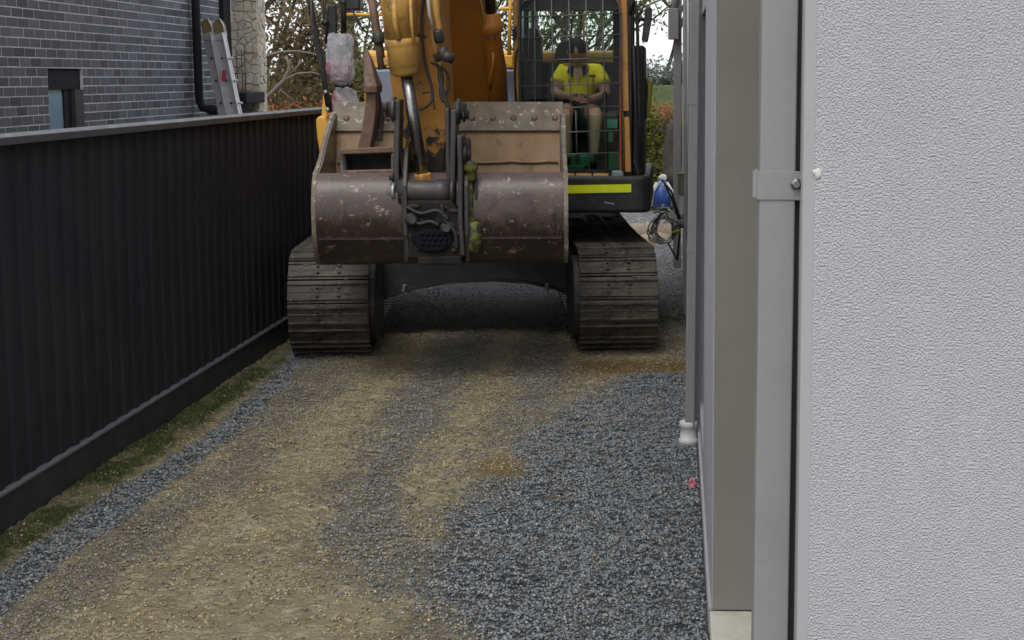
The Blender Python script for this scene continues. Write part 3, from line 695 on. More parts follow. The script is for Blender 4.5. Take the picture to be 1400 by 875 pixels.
# far downpipe with rain head
yr = 17.2
A = at(921, 60, yr); B = at(921.5, 372, yr)
dp3 = MB().box((A.x, yr, .15), (at(932, 60, yr).x, yr+.09, 6)).build('downpipe', M['pipe'], rh, .008)
a = at(913.5, 54, yr); b = at(928, 12, yr)
MB().box((a.x, yr-.12, a.z), (b.x, yr+.1, b.z)).build('rain_head', M['pipe'], dp3, .01)
MB().tube([V(A.x+.0, yr-.02, b.z-.02), V(A.x+.01, yr-.02, b.z+.1), V(A.x+.05, yr, b.z+.2)], .04, 12).build('pipe_elbow', M['pipe'], dp3)
# thin glossy conduit strip
MB().cyl(at(941, -60, 14.7), at(940, 330, 14.7), .010, 10).build('conduit', M['whitep'], rh)

# services on the wall
ym = 15.6
a = at(926.5, 266, ym); b = at(938.5, 237, ym)
MB().box((a.x, ym, a.z), (b.x+.01, ym+.2, b.z)).box((a.x-.004, ym-.004, b.z-.03), (b.x+.012, ym+.1, b.z+.004)).build('meter_box', M['plasticgrey'], None, .006, label='small olive green service box on the wall above the cable coil', cat='service box')
a = at(928.5, 300, ym); b = at(940, 268, ym)
MB().box((a.x, ym+.01, a.z), (b.x+.01, ym+.16, b.z)).cyl((a.x+.03, ym+.0, a.z+.06), (a.x+.03, ym-.03, a.z+.06), .02, 10).build('junction_box', M['whitep'], None, .01, label='pale junction box directly below the olive green service box', cat='service box')
tp = empty('tap', at(930, 306, 15.4), 'blue-grey tap fitting with yellow handle on the wall beside the cable coil', 'tap')
c0 = at(932, 306, 15.4)
MB().lathe(c0+V(.05, .05, 0), c0+V(-.05, 0, 0), [(0, .03), (.3, .03), (.35, .045), (.7, .045), (.75, .03), (1, .03)], 12).tube([c0+V(-.01, 0, 0), c0+V(-.07, -.02, -.01), c0+V(-.09, -.02, -.05)], .02, 8).build('tap_body', M['lampgrey'], tp)
MB().beam(c0+V(-.09, -.04, -.08), c0+V(-.005, -.04, -.055), .03, .02).build('handle', M['yellp'], tp, .004)
rg = random.Random(9)
cl = empty('cable_coil', at(912, 320, 15.5), 'loose coil of pale and red electrical cable hanging beside the wall', 'cable')
for i_ in range(11):
    mat = M['wirer'] if i_ in (3, 8) else (M['blackrub'] if i_ == 5 else M['wirew'])
    c = at(910+rg.uniform(-5, 4), 314+rg.uniform(-5, 5), 15.5); rx, rz = rg.uniform(.09, .15), rg.uniform(.09, .17); pts = []
    tl = rg.uniform(-.5, .5)
    for t in np.linspace(rg.uniform(0, 2), rg.uniform(5.5, 8.5), 26):
        x_, z_ = rx*math.cos(t), rz*math.sin(t); pts.append(c+V(x_*math.cos(tl)-z_*math.sin(tl)+.01*math.sin(3*t), .05*math.sin(t+i_), x_*math.sin(tl)+z_*math.cos(tl)))
    if i_ % 2 == 0: pts.append(c0+V(-.04, .02, rg.uniform(-.03, .03)))
    MB().tube(pts, .0075, 6).build('cable', mat, cl)
for i_, (q0, q1, q2, m_) in enumerate((((896, 286), (912, 284), (930, 302), 'wirew'), ((905, 246), (918, 262), (930, 300), 'blackrub'), ((908, 250), (920, 275), (929, 298), 'blackrub'), ((916, 268), (922, 282), (928, 300), 'wirer'), ((895, 290), (915, 292), (930, 305), 'wirew'), ((912, 330), (926, 355), (930, 310), 'blackrub'))):
    MB().tube([at(*q0, 15.6), at(*q1, 15.4), at(*q2, 15.35)], .010 if m_ == 'wirew' else .012, 6).build('cable', M[m_], cl)
# dirt pile and plastic sack behind
mb = MB(); c = gp(905, 300)
rr_ = random.Random(3)
for i_ in range(16): mb.ball(V(-.25+rr_.uniform(-.45, .45), 21.5+rr_.uniform(-.5, .5), rr_.uniform(-.02, .16)), (rr_.uniform(.10, .26), rr_.uniform(.1, .26), rr_.uniform(.06, .2)), 9, 6, .15, rr_)
mb.build('dirt_pile', M['soil'], None, label='low pale brown soil heap beside the wall behind the excavator', cat='soil heap')
sk = empty('plastic_sack', V(-.2, 21.2, .4), 'white and blue plastic sack with a tied top on the soil heap', 'sack')
a = at(905, 280, 21.2); rz_ = random.Random(2)
MB().lathe(at(905, 283, 21.2), at(905, 247, 21.2), [(0, .10), (.08, .15), (.5, .165), (.8, .11), (1, .05)], 14).build('sack_body', M['bluep'], sk)
MB().ball(at(906, 243, 21.2), (.055, .05, .05), 10, 8, .1).build('tied_top', M['whitep'], sk)
for sx_ in (-1, 1):
    MB().tube([at(905+sx_*6, 250, 21.1), at(905+sx_*13, 262, 21.08), at(905+sx_*15, 281, 21.08)], .03, 8).build('side_fold', M['whitep'], sk)
# small things on the ground
p = gp(945, 667); mb = MB(); rgp = random.Random(6)
for i_ in range(5): mb.beam(p+V(rgp.uniform(-.02, .02), rgp.uniform(-.02, .02), .005), p+V(rgp.uniform(-.02, .02), rgp.uniform(-.02, .02), .05), .022, .003, up=(rgp.uniform(-1, 1), 1, 0))
mb.build('pink_flagging', M['pink'], None, label='crumpled scrap of pink flagging tape on the gravel by the wall', cat='plastic scrap')
MB().tube([V(.262, 4.12, .10), V(.266, 4.12, .19), V(.275, 4.1, .23), V(.30, 4.1, .24), V(.34, 4.1, .2), V(.36, 4.1, .10)], .014, 10).build('green_hose', M['hosegreen'], None, label='bit of bright green garden hose on the concrete step behind the downpipe', cat='hose')
for nm_, q in (('leaf', (921, 437)),):
    p = gp(*q); mb = MB()
    for i_ in range(9): a_ = i_*.8; mb.beam(p+V(0, 0, .01), p+V(.09*math.cos(a_)*.6, .07*math.sin(a_), .03+.07*abs(math.sin(a_*1.7))), .018, .003, w2=.004)
    mb.beam(p, p+V(.03, 0, .22), .014, .005)
    mb.build('dead_weed', pmat('dry_weed', (.35, .3, .2), .2, 20, .8), None, label='dry weed and litter at the wall foot right of the excavator track', cat='weed')

# ------------------------------------------------------------------ excavator
def cr(P, k=5):
    out = []
    for i in range(len(P)-1):
        p0 = P[max(i-1, 0)]; p1 = P[i]; p2 = P[i+1]; p3 = P[min(i+2, len(P)-1)]
        for j in range(k):
            t = j/k; out.append(.5*((2*p1)+(p2-p0)*t+(2*p0-5*p1+4*p2-p3)*t*t+(3*p1-p0-3*p2+p3)*t**3))
    return out+[P[-1]]
TH = R_(5.0); O = Vector((-1.647, 12.62, 0)); cT, sT = math.cos(TH), math.sin(TH)
def uf(p): u, v, z = p; return (O.x+u*cT-v*sT, O.y+u*sT+v*cT, z)     # undercarriage frame: u right, v away, z up
def inv(P): dx, dy = P[0]-O.x, P[1]-O.y; return Vector((dx*cT+dy*sT, -dx*sT+dy*cT, P[2]))
ex_ = empty('excavator', (O.x, O.y+1.5, 0), 'large orange tracked excavator with raised boom, wide worn bucket and mesh-guarded cab', 'excavator')

# -- tracks
O5 = O.copy(); O = Vector((-1.60, 12.24, 0)); cT, sT = math.cos(R_(7)), math.sin(R_(7)); TH = R_(7)
RI, CH, LEN = .40, .445, 3.35                      # wheel radius to plates, centre height, wheelbase
def track_path(s):
    """position and tangent angle along the loop, s in metres; starts at the lower rear, runs forward"""
    A = math.pi*RI; tot = 2*LEN+2*A; s %= tot
    if s < LEN: return (.42+LEN-s, CH-RI, math.pi)                      # bottom run, toward the front
    s -= LEN
    if s < A: a = s/RI; return (.42-RI*math.sin(a), CH-RI*math.cos(a), math.pi-a)
    s -= A
    if s < LEN: return (.42+s, CH+RI-.025*math.sin(math.pi*s/LEN), 0)
    s -= LEN
    a = s/RI; return (.42+LEN+RI*math.sin(a), CH+RI*math.cos(a), -a)
TOT = 2*LEN+2*math.pi*RI; NSH = 50; PIT = TOT/NSH
W2 = .315
def shoe_mesh(seed):
    rg = random.Random(seed); mb = MB(); p = PIT/2
    # profile along t (travel), n outward; plate with three grousers and a turned-up lip
    pr = [(-p*.98, .0), (-p*.98, .012), (-p*.80, .013), (-p*.76, .026), (-p*.64, .027), (-p*.58, .013), (-p*.08, .012), (-p*.04, .015), (p*.06, .015), (p*.12, .012),
          (p*.55, .012), (p*.60, .025), (p*.72, .026), (p*.76, .012), (p*.97, .004), (p*.97, -.008), (0, -.008)]
    n = len(pr); xs = [-W2, -.16, .0, .16, W2]
    vs = [(x_, t, h+(rg.uniform(-.0025, .0025) if h > .02 else 0)) for x_ in xs for t, h in pr]
    fs = [(i*n+j, i*n+(j+1) % n, (i+1)*n+(j+1) % n, (i+1)*n+j) for i in range(len(xs)-1) for j in range(n)]
    fs += [tuple(range(n-1, -1, -1)), tuple((len(xs)-1)*n+j for j in range(n))]
    mb.add(vs, fs)
    for bx in (-.085, .085):
        for bt in (-.03, .035): mb.lathe((bx, bt, .012), (bx, bt, .03), [(0, .013), (1, .012)], 6)
    # caked dirt
    for i_ in range(12):
        mb.ball((rg.uniform(-.27, .27), rg.uniform(-.07, .07), .008), (rg.uniform(.02, .06), rg.uniform(.015, .04), rg.uniform(.004, .012)), 7, 4, .25, rg)
    me = bpy.data.meshes.new('track_shoe'); me.from_pydata(mb.v, [], mb.f); me.materials.append(M['track'])
    bm = bmesh.new(); bm.from_mesh(me); bmesh.ops.recalc_face_normals(bm, faces=bm.faces); bm.to_mesh(me); bm.free(); return me
SH = [shoe_mesh(i) for i in range(5)]
for sgn in (-1, 1):
    cu = sgn*1.155
    mb = MB(uf)                                        # chain links
    for k_ in range(NSH):
        v_, z_, a_ = track_path(k_*PIT); t = Vector((0, math.cos(a_), math.sin(a_)))
        p = Vector((cu, v_, z_)); nrm = Vector((0, -t.z, t.y))
        for du in (-.075, .075): mb.beam(p+Vector((du, 0, 0))-t*PIT*.55-nrm*.055, p+Vector((du, 0, 0))+t*PIT*.55-nrm*.055, .035, .085, up=nrm)
    tr = mb.build('track', M['darksteel'], ex_)
    for k_ in range(NSH):
        v_, z_, a_ = track_path(k_*PIT+.05)
        P_ = Vector(uf((cu, v_, z_)))-rootloc(tr)
        o = share('track_shoe', SH[(k_*3+sgn) % 5], P_, tr)
        o.rotation_euler = (Matrix.Rotation(TH, 3, 'Z') @ Matrix.Rotation(a_, 3, 'X') @ Matrix.Rotation(random.choice((0, math.pi)), 3, 'Z')).to_euler() if False else (Matrix.Rotation(TH, 3, 'Z') @ Matrix.Rotation(a_, 3, 'X')).to_euler()
        if a_ == math.pi: pass
    # wheels
    for vv, rr, nm_ in ((.42, .345, 'idler'), (.42+LEN, .33, 'sprocket')):
        MB(uf).lathe((cu-.12, vv, CH), (cu+.12, vv, CH), [(0, .10), (.02, rr-.1), (.08, rr-.02), (.3, rr-.02), (.32, rr), (.68, rr), (.7, rr-.02), (.92, rr-.02), (.98, rr-.1), (1, .1)], 28).build(nm_, M['darksteel'], tr)
    mb = MB(uf)
    for i_ in range(7): mb.lathe((cu-.15, 1.0+i_*.37, .20), (cu+.15, 1.0+i_*.37, .20), [(0, .06), (.05, .1), (.3, .1), (.32, .075), (.68, .075), (.7, .1), (.95, .1), (1, .06)], 14)
    mb.build('roller', M['darksteel'], tr)
    # side frame with idler guard
    mb = MB(uf); uo = cu
    prof = [(.58, .30), (.60, .24), (LEN+.3, .24), (LEN+.35, .62), (.95, .68), (.75, .62)]
    mb.prism([(uo-.17, v_, z_) for v_, z_ in prof], (.34, 0, 0))
    mb.build('track_frame', M['frame'], ex_, .01)
    iu = cu-sgn*.27                                     # inner guard plate, towards the machine centre
    n_ = 14; pl = []
    for i_ in range(n_+1):
        t = math.pi/2+math.pi*i_/n_; pl.append((iu, .50+.38*math.cos(t)*1.0, CH-.01+.35*math.sin(t)))
    pl += [(iu, 1.25, .17), (iu, 1.25, .70)]
    MB(uf).prism(pl, (-sgn*.09, 0, 0)).build('idler_guard', M['frame'], ex_, .012)

# -- arched centre frame
arch = [(-.98, .10), (-.92, .22), (-.80, .34), (-.55, .42), (-.2, .475), (.15, .485), (.45, .46), (.70, .40), (.88, .32), (1.0, .18)]
mb = MB(uf); top = [(1.02, .72), (.6, .84), (-.6, .84), (-1.0, .72)]
mb.prism([(u_, 1.30, z_) for u_, z_ in arch+top], (0, .045, 0))
mb.prism([(u_, 2.66, z_) for u_, z_ in arch+top], (0, .045, 0))
for (a, b) in zip(arch, arch[1:]): mb.beam(((a[0]+0), 2.0, a[1]), (b[0], 2.0, b[1]), 1.4, .022, up=(0, 0, 1))
for (a, b) in zip(top, top[1:]): mb.beam((a[0], 1.8, a[1]), (b[0], 2.0, b[1]), 1.38, .02, up=(0, 0, 1))
cb = mb.build('centre_frame', M['frame'], ex_, .006)
mb = MB(uf)
for (a, b) in zip(arch, arch[1:]): mb.beam((a[0], 1.26, a[1]+.004), (b[0], 1.26, b[1]+.004), .09, .018, up=(0, 0, 1))
mb.build('arch_lip', M['darksteel'], cb, .003)
for u_, z_ in ((-.62, .50), (.62, .50)):
    MB(uf).beam((u_, 1.215, z_-.10), (u_+.01, 1.21, z_-.035), .05, .03).build('lifting_lug', M['alu'], cb, .006)
MB(uf).lathe((0, 2.3, .8), (0, 2.3, 1.16), [(0, .60), (.4, .60), (.42, .56), (1, .56)], 40).build('slew_ring', M['darksteel'], ex_)

O = O5; TH = R_(5); cT, sT = math.cos(TH), math.sin(TH)
# -- upper body. front plane near Y=12.95
YF = 13.0
def fx(px): return at(px, 250, YF).x
zb, zt = at(800, 291, YF-.05).z, at(800, 240, YF).z
xr = at(889, 270, YF-.05).x; xl = at(768, 270, YF).x
# revolving frame under everything
MB().box((-3.0, 13.35, 1.12), (-.35, 15.7, 1.38)).build('revolving_frame', M['black'], ex_, .02)
# cab base skirt with rounded corner
mb = MB(); pts = [(xl-.55, YF-.05), (xr-.10, YF-.05)]
for i_ in range(6): t = -math.pi/2+math.pi/2*i_/5; pts.append((xr-.10+.10*math.cos(t), YF+.05+.10*math.sin(t)))
pts += [(xr, 14.9), (xl-.55, 14.9)]
zz_ = [(zb+.04, .04), (zb+.0, 0)]
mb.prism([(p[0], p[1], zb) for p in pts], (0, 0, zt-zb))
skirt = mb.build('cab_skirt', M['black'], ex_, .03, 3)
a = at(771, 259, YF-.055); b = at(863, 258, YF-.055); h = 11/F*YF
MB().prism([(a.x, YF-.057, a.z-h/2), (b.x, YF-.057, b.z-h/2+.004), (b.x, YF-.057, b.z+h/2+.004), (a.x-.012, YF-.057, a.z+h/2)], (0, .005, 0)).build('reflective_strip', M['lime'], skirt)
for px_ in (806, 809.5, 813): MB().box((at(px_, 274, YF-.05).x, YF-.0545, at(806, 281, YF-.05).z), (at(px_+.8, 274, YF-.05).x, YF-.049, at(806, 269, YF-.05).z)).build('vent_mark', M['greysteel'], skirt)
MB().beam(at(826, 276.5, YF-.052), at(840, 279, YF-.052), .004, .008).build('scratch', M['alu'], skirt)
a = at(874, 283, YF-.02)
# step bar (orange) in three pieces and lamp
for (pa_, pb_) in ((772, 785.5), (787.5, 809), (811, 832)):
    A, B = at(pa_, 246.5, YF-.02), at(pb_, 237.5, YF-.02)
    MB().box((A.x, YF-.03, A.z), (B.x, YF+.05, B.z)).build('step_pad', M['orangebar'], skirt, .006)
A, B = at(836, 244, YF-.02), at(853, 233, YF-.02)
MB().box((A.x, YF-.03, A.z), (B.x, YF+.03, B.z)).build('lamp', M['lampgrey'], skirt, .015, 3)

# cab
CF, CB = 13.05, 14.75
def cx(px, Y=CF): return at(px, 120, Y).x
cl_, cr_ = cx(704.5), cx(860)
cz0 = zt-.002; cz1 = 3.12
cab = MB().box((cl_+.04, CF+.05, cz0), (cr_-.02, CB, cz0+.04)).build('cab_floor', M['black'], ex_)
def pillar(pa_, pb_, ya, yb, z0_, z1_, mat, nm_='cab_post', bev=.012, par=cab):
    return MB().box((cx(pa_, ya), ya, z0_), (cx(pb_, ya), yb, z1_)).build(nm_, mat, par, bev)
# left (boom side) post: orange outside, black inside
pillar(702, 709, CF, CF+.10, cz0, cz1, M['orange'])
MB().box((cx(709)+.001, CF+.02, cz0), (cx(713), CF+.10, cz1)).build('window_seal', M['black'], cab)
pillar(848.5, 853, CF-.01, CF+.08, cz0+.04, cz1, M['orange'])
MB().box((cx(847.2), CF-.012, cz0+.05), (cx(848.6), CF+.02, cz1-.2)).build('red_seal', M['redline'], cab)
# front-right orange panels (two, a dark joint between)
z1a = at(855, 152, CF).z; z2a = at(855, 160, CF).z
MB().prism([(cx(850.5), CF-.03, z1a), (cx(860), CF-.03, z1a), (cx(857), CF-.03, cz1), (cx(849), CF-.03, cz1)], (0, .03, 0)).build('post_cover', M['orange'], cab, .006)
MB().prism([(cx(854.5), CF-.03, cz0+.03), (cx(863), CF-.03, cz0+.03), (cx(860.5), CF-.03, z2a), (cx(853), CF-.03, z2a)], (0, .03, 0)).build('post_cover', M['orange'], cab, .006)
MB().box((cx(853.5), CF+.0, cz0), (cx(864), CF+.1, cz1)).build('door_post', M['black'], cab, .01)
# roof, rear wall with window, side walls with windows
MB().box((cl_, CF, cz1), (cr_, 13.40, cz1+.10)).box((cl_, 14.3, cz1), (cr_, CB, cz1+.10)).box((cl_, 13.4, cz1), (cl_+.13, 14.3, cz1+.1)).box((cr_-.13, 13.4, cz1), (cr_, 14.3, cz1+.1)).build('roof_panel', M['orange'], cab)
MB().box((cl_+.13, 13.4, cz1+.04), (cr_-.13, 14.3, cz1+.05)).build('added_light_hatch', M['glass'], cab)  # unseen opening and pane, added to let more light onto the operator
MB().box((cl_+.05, CF+.06, at(780, 13, 13.1).z), (cr_-.03, CF+.34, cz1-.002)).build('roof_lining', M['black'], cab)
yb_ = CB
wl, wr = at(733, 60, yb_).x, at(838, 60, yb_).x; w0, w1 = at(780, 85, yb_).z, at(780, 15, yb_).z
MB().box((cl_, yb_, cz0), (wl, yb_+.05, cz1)).box((wr, yb_, cz0), (cr_, yb_+.05, cz1)).box((wl, yb_, cz0), (wr, yb_+.05, w0)).box((wl, yb_, w1), (wr, yb_+.05, cz1)).build('rear_wall', M['black'], cab)
MB().box((wl, yb_+.02, w0), (wr, yb_+.028, w1)).build('rear_window', M['glass'], cab)
MB().box((at(794, 50, yb_).x, yb_+.3, w0), (at(797, 50, yb_).x, yb_+.33, w1)).build('rear_guard_bar', M['cylpaint'], cab)
# sides: lower panel, window, posts
for X_, s_, nm_ in ((cl_+.01, 1, 'side_wall'), (cr_-.05, -1, 'door')):
    sw = MB().box((X_, CF+.10, cz0+.002), (X_+.035, CB, 1.85)).box((X_, CF+.10, 2.95), (X_+.035, CB, cz1-.001)).box((X_, 13.75, 1.85), (X_+.035, 13.85, 2.95)).box((X_, CB-.3, 1.85), (X_+.035, CB-.001, 2.95)).build(nm_, M['black'], cab)
    MB().box((X_+.012, CF+.11, 1.852), (X_+.018, CB-.31, 2.948)).build('pane', M['glasstint'], sw)
# windscreen and its dark rounded border
MB().box((cx(713), CF+.04, cz0+.05), (cx(848), CF+.046, cz1-.05)).build('windscreen', M['glass'], cab)
MB().box((cx(713), CF+.034, cz0+.052), (cx(848), CF+.0385, at(780, 158, CF).z)).build('lower_glass', M['glasstint'], cab)
for xa_, sg in ((cx(713), 1), (cx(848), -1)):
    zc_ = at(780, 0, CF).z+.02; r_ = .13; pts = [(xa_, CF+.028, zc_+.02), (xa_, CF+.028, zc_-r_)]
    for i_ in range(7): t = math.pi/2*i_/6; pts.append((xa_+sg*r_*(1-math.cos(t)), CF+.028, zc_-r_+r_*math.sin(t)))
    pts.append((xa_+sg*r_, CF+.028, zc_+.02)); MB().prism(pts, (0, .006, 0)).build('corner_trim', M['black'], cab)
# mesh guard
gm = MB(); YG = CF-.07
bars = [(731, 731.5), (754, 758), (777.5, 782), (801, 806), (824, 829)]
za, zc_ = at(780, 0, YG).z+.2, at(780, 238, YG).z
xat = lambda p0, p1, py: at(p0+(p1-p0)*py/238, py, YG)
mg = empty('cab_guard', Vector((0, 0, 0)), None, None); mg.parent = ex_; mg.location = -ex_.location+V((cl_+cr_)/2, YG, 2.2)
def gbar(pts, r=.0058): return MB().tube(pts, r, 6).build('guard_bar', M['barsteel'], mg)
for (p0, p1) in bars: gbar([xat(p0, p1, -14), xat(p0, p1, 238)])
gbar([at(787, 150, YG), at(789, 222, YG)]); gbar([at(752, 150, YG), at(752, 222, YG)])
for py in (22, 51, 82.5, 117, 148.5, 182, 212): gbar([at(708, py+1.3, YG-.012), at(851, py-4, YG-.012)])
gbar([at(708.5, -10, YG), at(709, 15, YG), at(713, 240, YG)], .009)
gbar([at(842, -4, YG), at(846, 5, YG), at(848, 20, YG), at(851, 236, YG)], .009)
gbar([at(712, 8, YG), at(718, 1, YG), at(740, -4, YG), at(842, -4, YG)], .009)
# cable down the left post
MB().tube([at(711, 60, CF-.03), at(705, 75, CF-.03), at(704, 105, CF-.04), at(706, 145, CF-.03)], .009, 6).build('cable', M['blackrub'], cab)
MB().prism([at(700, 42, CF-.02), at(706, 34, CF-.02), at(707, 52, CF-.02), at(701, 56, CF-.02)], (0, .02, 0)).build('hinge', M['black'], cab)
# interior
sx_ = at(783, 100, 14.2).x
seat = MB().box((sx_-.26, 13.75, 1.75), (sx_+.26, 14.25, 1.93)).box((sx_-.2, 13.85, cz0+.04), (sx_+.2, 14.2, 1.75)).build('seat', M['seat'], cab, .04, 3)
MB().prism([(sx_-.25, 14.2, 1.9), (sx_+.25, 14.2, 1.9), (sx_+.22, 14.25, 2.38), (sx_-.22, 14.25, 2.38)], (0, .11, 0)).build('backrest', M['seat'], seat, .04, 3)
hx = at(772, 70, 14.2).x
hb = MB(); pts = []
A, B = at(758.5, 84, 14.2), at(795, 55, 14.2)
for (fx_, fz_) in ((0, 0), (0, .35), (.08, .75), (.25, .97), (.5, 1), (.85, .97), (1, .6), (1, 0)): pts.append((A.x+(B.x-A.x)*fx_, 14.2, A.z+(B.z-A.z)*fz_))
hb.prism(pts, (0, .09, 0)).build('headrest', M['seat'], seat, .02, 3)
for s_ in (-1, 1):
    MB().box((sx_+s_*.36-.09, 13.5, 1.7), (sx_+s_*.36+.09, 14.15, 1.95)).build('control_console', M['black'], cab, .03, 3)
    MB().tube([(sx_+s_*.33, 13.6, 1.95), (sx_+s_*.32, 13.58, 2.08)], .012, 8).ball((sx_+s_*.32, 13.58, 2.1), (.022, .025, .035), 8, 6).build('joystick', M['black'], cab)
# left inner column with rounded top, seen through the mesh
A, B = at(714, 84, 14.3), at(740, 38, 14.3); pts = [(A.x, 14.3, A.z-.35), (B.x, 14.3, A.z-.35), (B.x, 14.3, B.z-.09), (B.x-.04, 14.3, B.z-.01), (B.x-.1, 14.3, B.z), (A.x, 14.3, B.z)]
MB().prism(pts, (0, .2, 0)).build('inner_trim', M['black'], cab, .01)
# travel pedals and levers, green items on the floor
for px_ in (748, 789): MB().tube([at(px_, 222, 13.25), at(px_-1, 170, 13.3), at(px_, 152, 13.35)], .010, 8).build('travel_lever', M['darksteel'], cab)
A, B = at(757, 226, 13.3), at(812, 208, 13.3)
MB().box((A.x, 13.3, A.z-.02), (B.x, 13.55, B.z-.02)).build('green_box', M['green'], cab, .025, 3)
A, B = at(768, 236, 13.25), at(800, 226, 13.25)
MB().box((A.x, 13.25, A.z), (B.x, 13.3, B.z)).build('green_box', M['green'], cab, .01)
MB().box((at(832, 230, 13.3).x, 13.3, at(832, 232, 13.3).z), (at(848, 230, 13.3).x, 13.4, at(832, 208, 13.3).z)).build('green_box', M['green'], cab, .01)
MB().box((at(830, 175, 13.12).x, 13.12, at(830, 175, 13.12).z), (at(844, 175, 13.12).x, 13.125, at(830, 163, 13.12).z)).build('sticker', M['teal'], cab)
MB().box((at(832, 192, 13.12).x, 13.12, at(830, 194, 13.12).z), (at(838, 175, 13.12).x, 13.125, at(830, 180, 13.12).z)).build('sticker', M['lampgrey'], cab)

# right-hand door rail, mirror, amber box
dr = MB().box((at(864, 150, CF+.1).x, CF+.1, cz0), (at(881, 150, CF+.1).x, CF+.9, at(870, 62, CF+.1).z)).build('door_edge', M['black'], cab, .02)
MB().tube([at(862, 20, CF), at(864, 3, CF), at(869, 1, CF), at(871, 20, CF), at(872, 60, CF), at(874, 150, CF), at(876, 230, CF)], .014, 8).build('handrail', M['black'], cab)
MB().tube([at(866, 62, CF-.02), at(869, 150, CF-.02), at(868, 215, CF-.02), at(872, 235, CF-.02), at(873, 262, CF-.07)], .011, 8).build('handrail', M['blackrub'], cab)
MB().tube([at(861, 8, CF+.02), at(862, 235, CF+.02)], .012, 8).build('handrail', M['blackrub'], cab)
MB().box((at(866.5, 230, CF-.01).x, CF-.01, at(868, 222, CF-.01).z), (at(868.5, 230, CF-.01).x, CF, at(868, 190, CF-.01).z)).build('orange_strip', M['orange'], cab)
mm_ = MB().prism([at(883, 10, CF+.05), at(889, 9, CF+.05), at(892, 13, CF+.05), at(891, 28, CF+.05), at(886, 56, CF+.05), at(884, 58.5, CF+.05), at(877, 55.5, CF+.05), at(880.5, 25, CF+.05)], (0, .05, 0)).build('mirror', M['darksteel'], cab, .008)
MB().tube([at(870, 33, CF+.05), at(875, 26, CF+.06), at(881, 27, CF+.07)], .018, 8).build('mirror_arm', M['black'], mm_)
bx_ = MB().prism([at(879, 106, CF+.3), at(884, 105, CF+.3), at(892, 114, CF+.3), at(891, 130, CF+.3), at(887, 160, CF+.3), at(884, 164, CF+.3), at(880, 160, CF+.3)], (0, .35, 0)).build('amber_side_box', M['amber'], ex_, .02, 3)
MB().prism([at(877, 106, CF+.28), at(883, 105, CF+.28), at(886, 118, CF+.28), at(884, 162, CF+.28), at(880, 162, CF+.28)], (0, .02, 0)).build('dark_edge', M['black'], bx_)
MB().prism([at(884, 228, CF+.3), at(888, 236, CF+.3), at(889, 247, CF+.3), at(886, 244, CF+.3)], (0, .05, 0)).build('white_edge', M['whitep'], ex_)

# -- rear deck, hood, tanks
hd = MB().box((-3.0, 14.95, 1.38), (-.45, 15.9, at(780, 69, 14.95).z)).build('engine_hood', M['yellow'], ex_, .05, 3)
zh_ = at(780, 69, 14.95).z
MB().box((-2.85, 14.55, 1.38), (-1.42, 14.94, at(520, 95, 14.55).z)).build('bulkhead', M['bluegrey'], ex_, .02)
MB().box((-2.86, 14.60, at(520, 95, 14.55).z+.002), (-1.41, 14.94, at(520, 92, 14.55).z)).build('hood_seal', M['black'], hd)
MB().prism([(-3.0, 15.6, 1.2), (-.4, 15.6, 1.2), (-.5, 16.2, 1.25), (-2.9, 16.2, 1.25)], (0, 0, 1.1)).build('counterweight', M['boom'], ex_, .1, 3)
# handrails on the deck
rl = MB()
def rail(pts, r=.018): return MB().tube(pts, r, 8).build('handrail', M['yellow'], ex_)
rail([at(470, 20, 15.2), at(527, 20, 15.2)], .016); 
rail([at(699, -30, 14.9), at(697, 20, 14.9), at(696, 78, 14.9)]); rail([at(684, 12, 14.9), at(702, 12, 14.9)])
MB().box((at(685, 100, 14.6).x, 14.4, at(690, 88, 14.6).z-.02), (at(704, 100, 14.6).x, 14.45, at(690, 76, 14.6).z)).build('deck_edge', M['yellow'], ex_, .008)
MB().box((at(687.5, 100, 14.1).x, 14.1, 1.4), (at(691.5, 100, 14.1).x, 14.16, at(690, 86, 14.1).z)).build('deck_post', M['yellow'], ex_, .006)
# left toolbox corner: bright yellow rounded fender
YL = 12.95
tb = MB().prism([at(431, 163, YL), at(437, 158, YL), at(444, 159, YL), at(451, 175, YL), at(460, 200, YL), at(462, 345, YL), at(455, 345, YL), at(441, 235, YL), at(437, 212, YL), at(433, 190, YL)], (0, .6, 0)).build('side_fender', M['yellow'], ex_, .02, 3)
MB().prism([at(441.5, 128, YL+.05), at(443.5, 128, YL+.05), at(448, 160, YL+.05), at(439.5, 160, YL+.05)], (0, .04, 0)).build('fender_bracket', M['yellow'], ex_, .004)
MB().prism([at(437.5, 212, YL-.003), at(443, 210, YL-.003), at(445, 224, YL-.003), at(439.5, 224, YL-.003)], (0, .004, 0)).build('blue_label', M['bluegrey'], tb)
MB().prism([at(438, 226, YL-.003), at(443, 225, YL-.003), at(444, 234, YL-.003), at(440, 234, YL-.003)], (0, .004, 0)).build('lime_label', M['lime'], tb)
MB().box((-3.0, 13.1, 1.38), (-2.05, 14.5, 1.95)).build('fuel_tank', M['boom'], ex_, .04, 3)
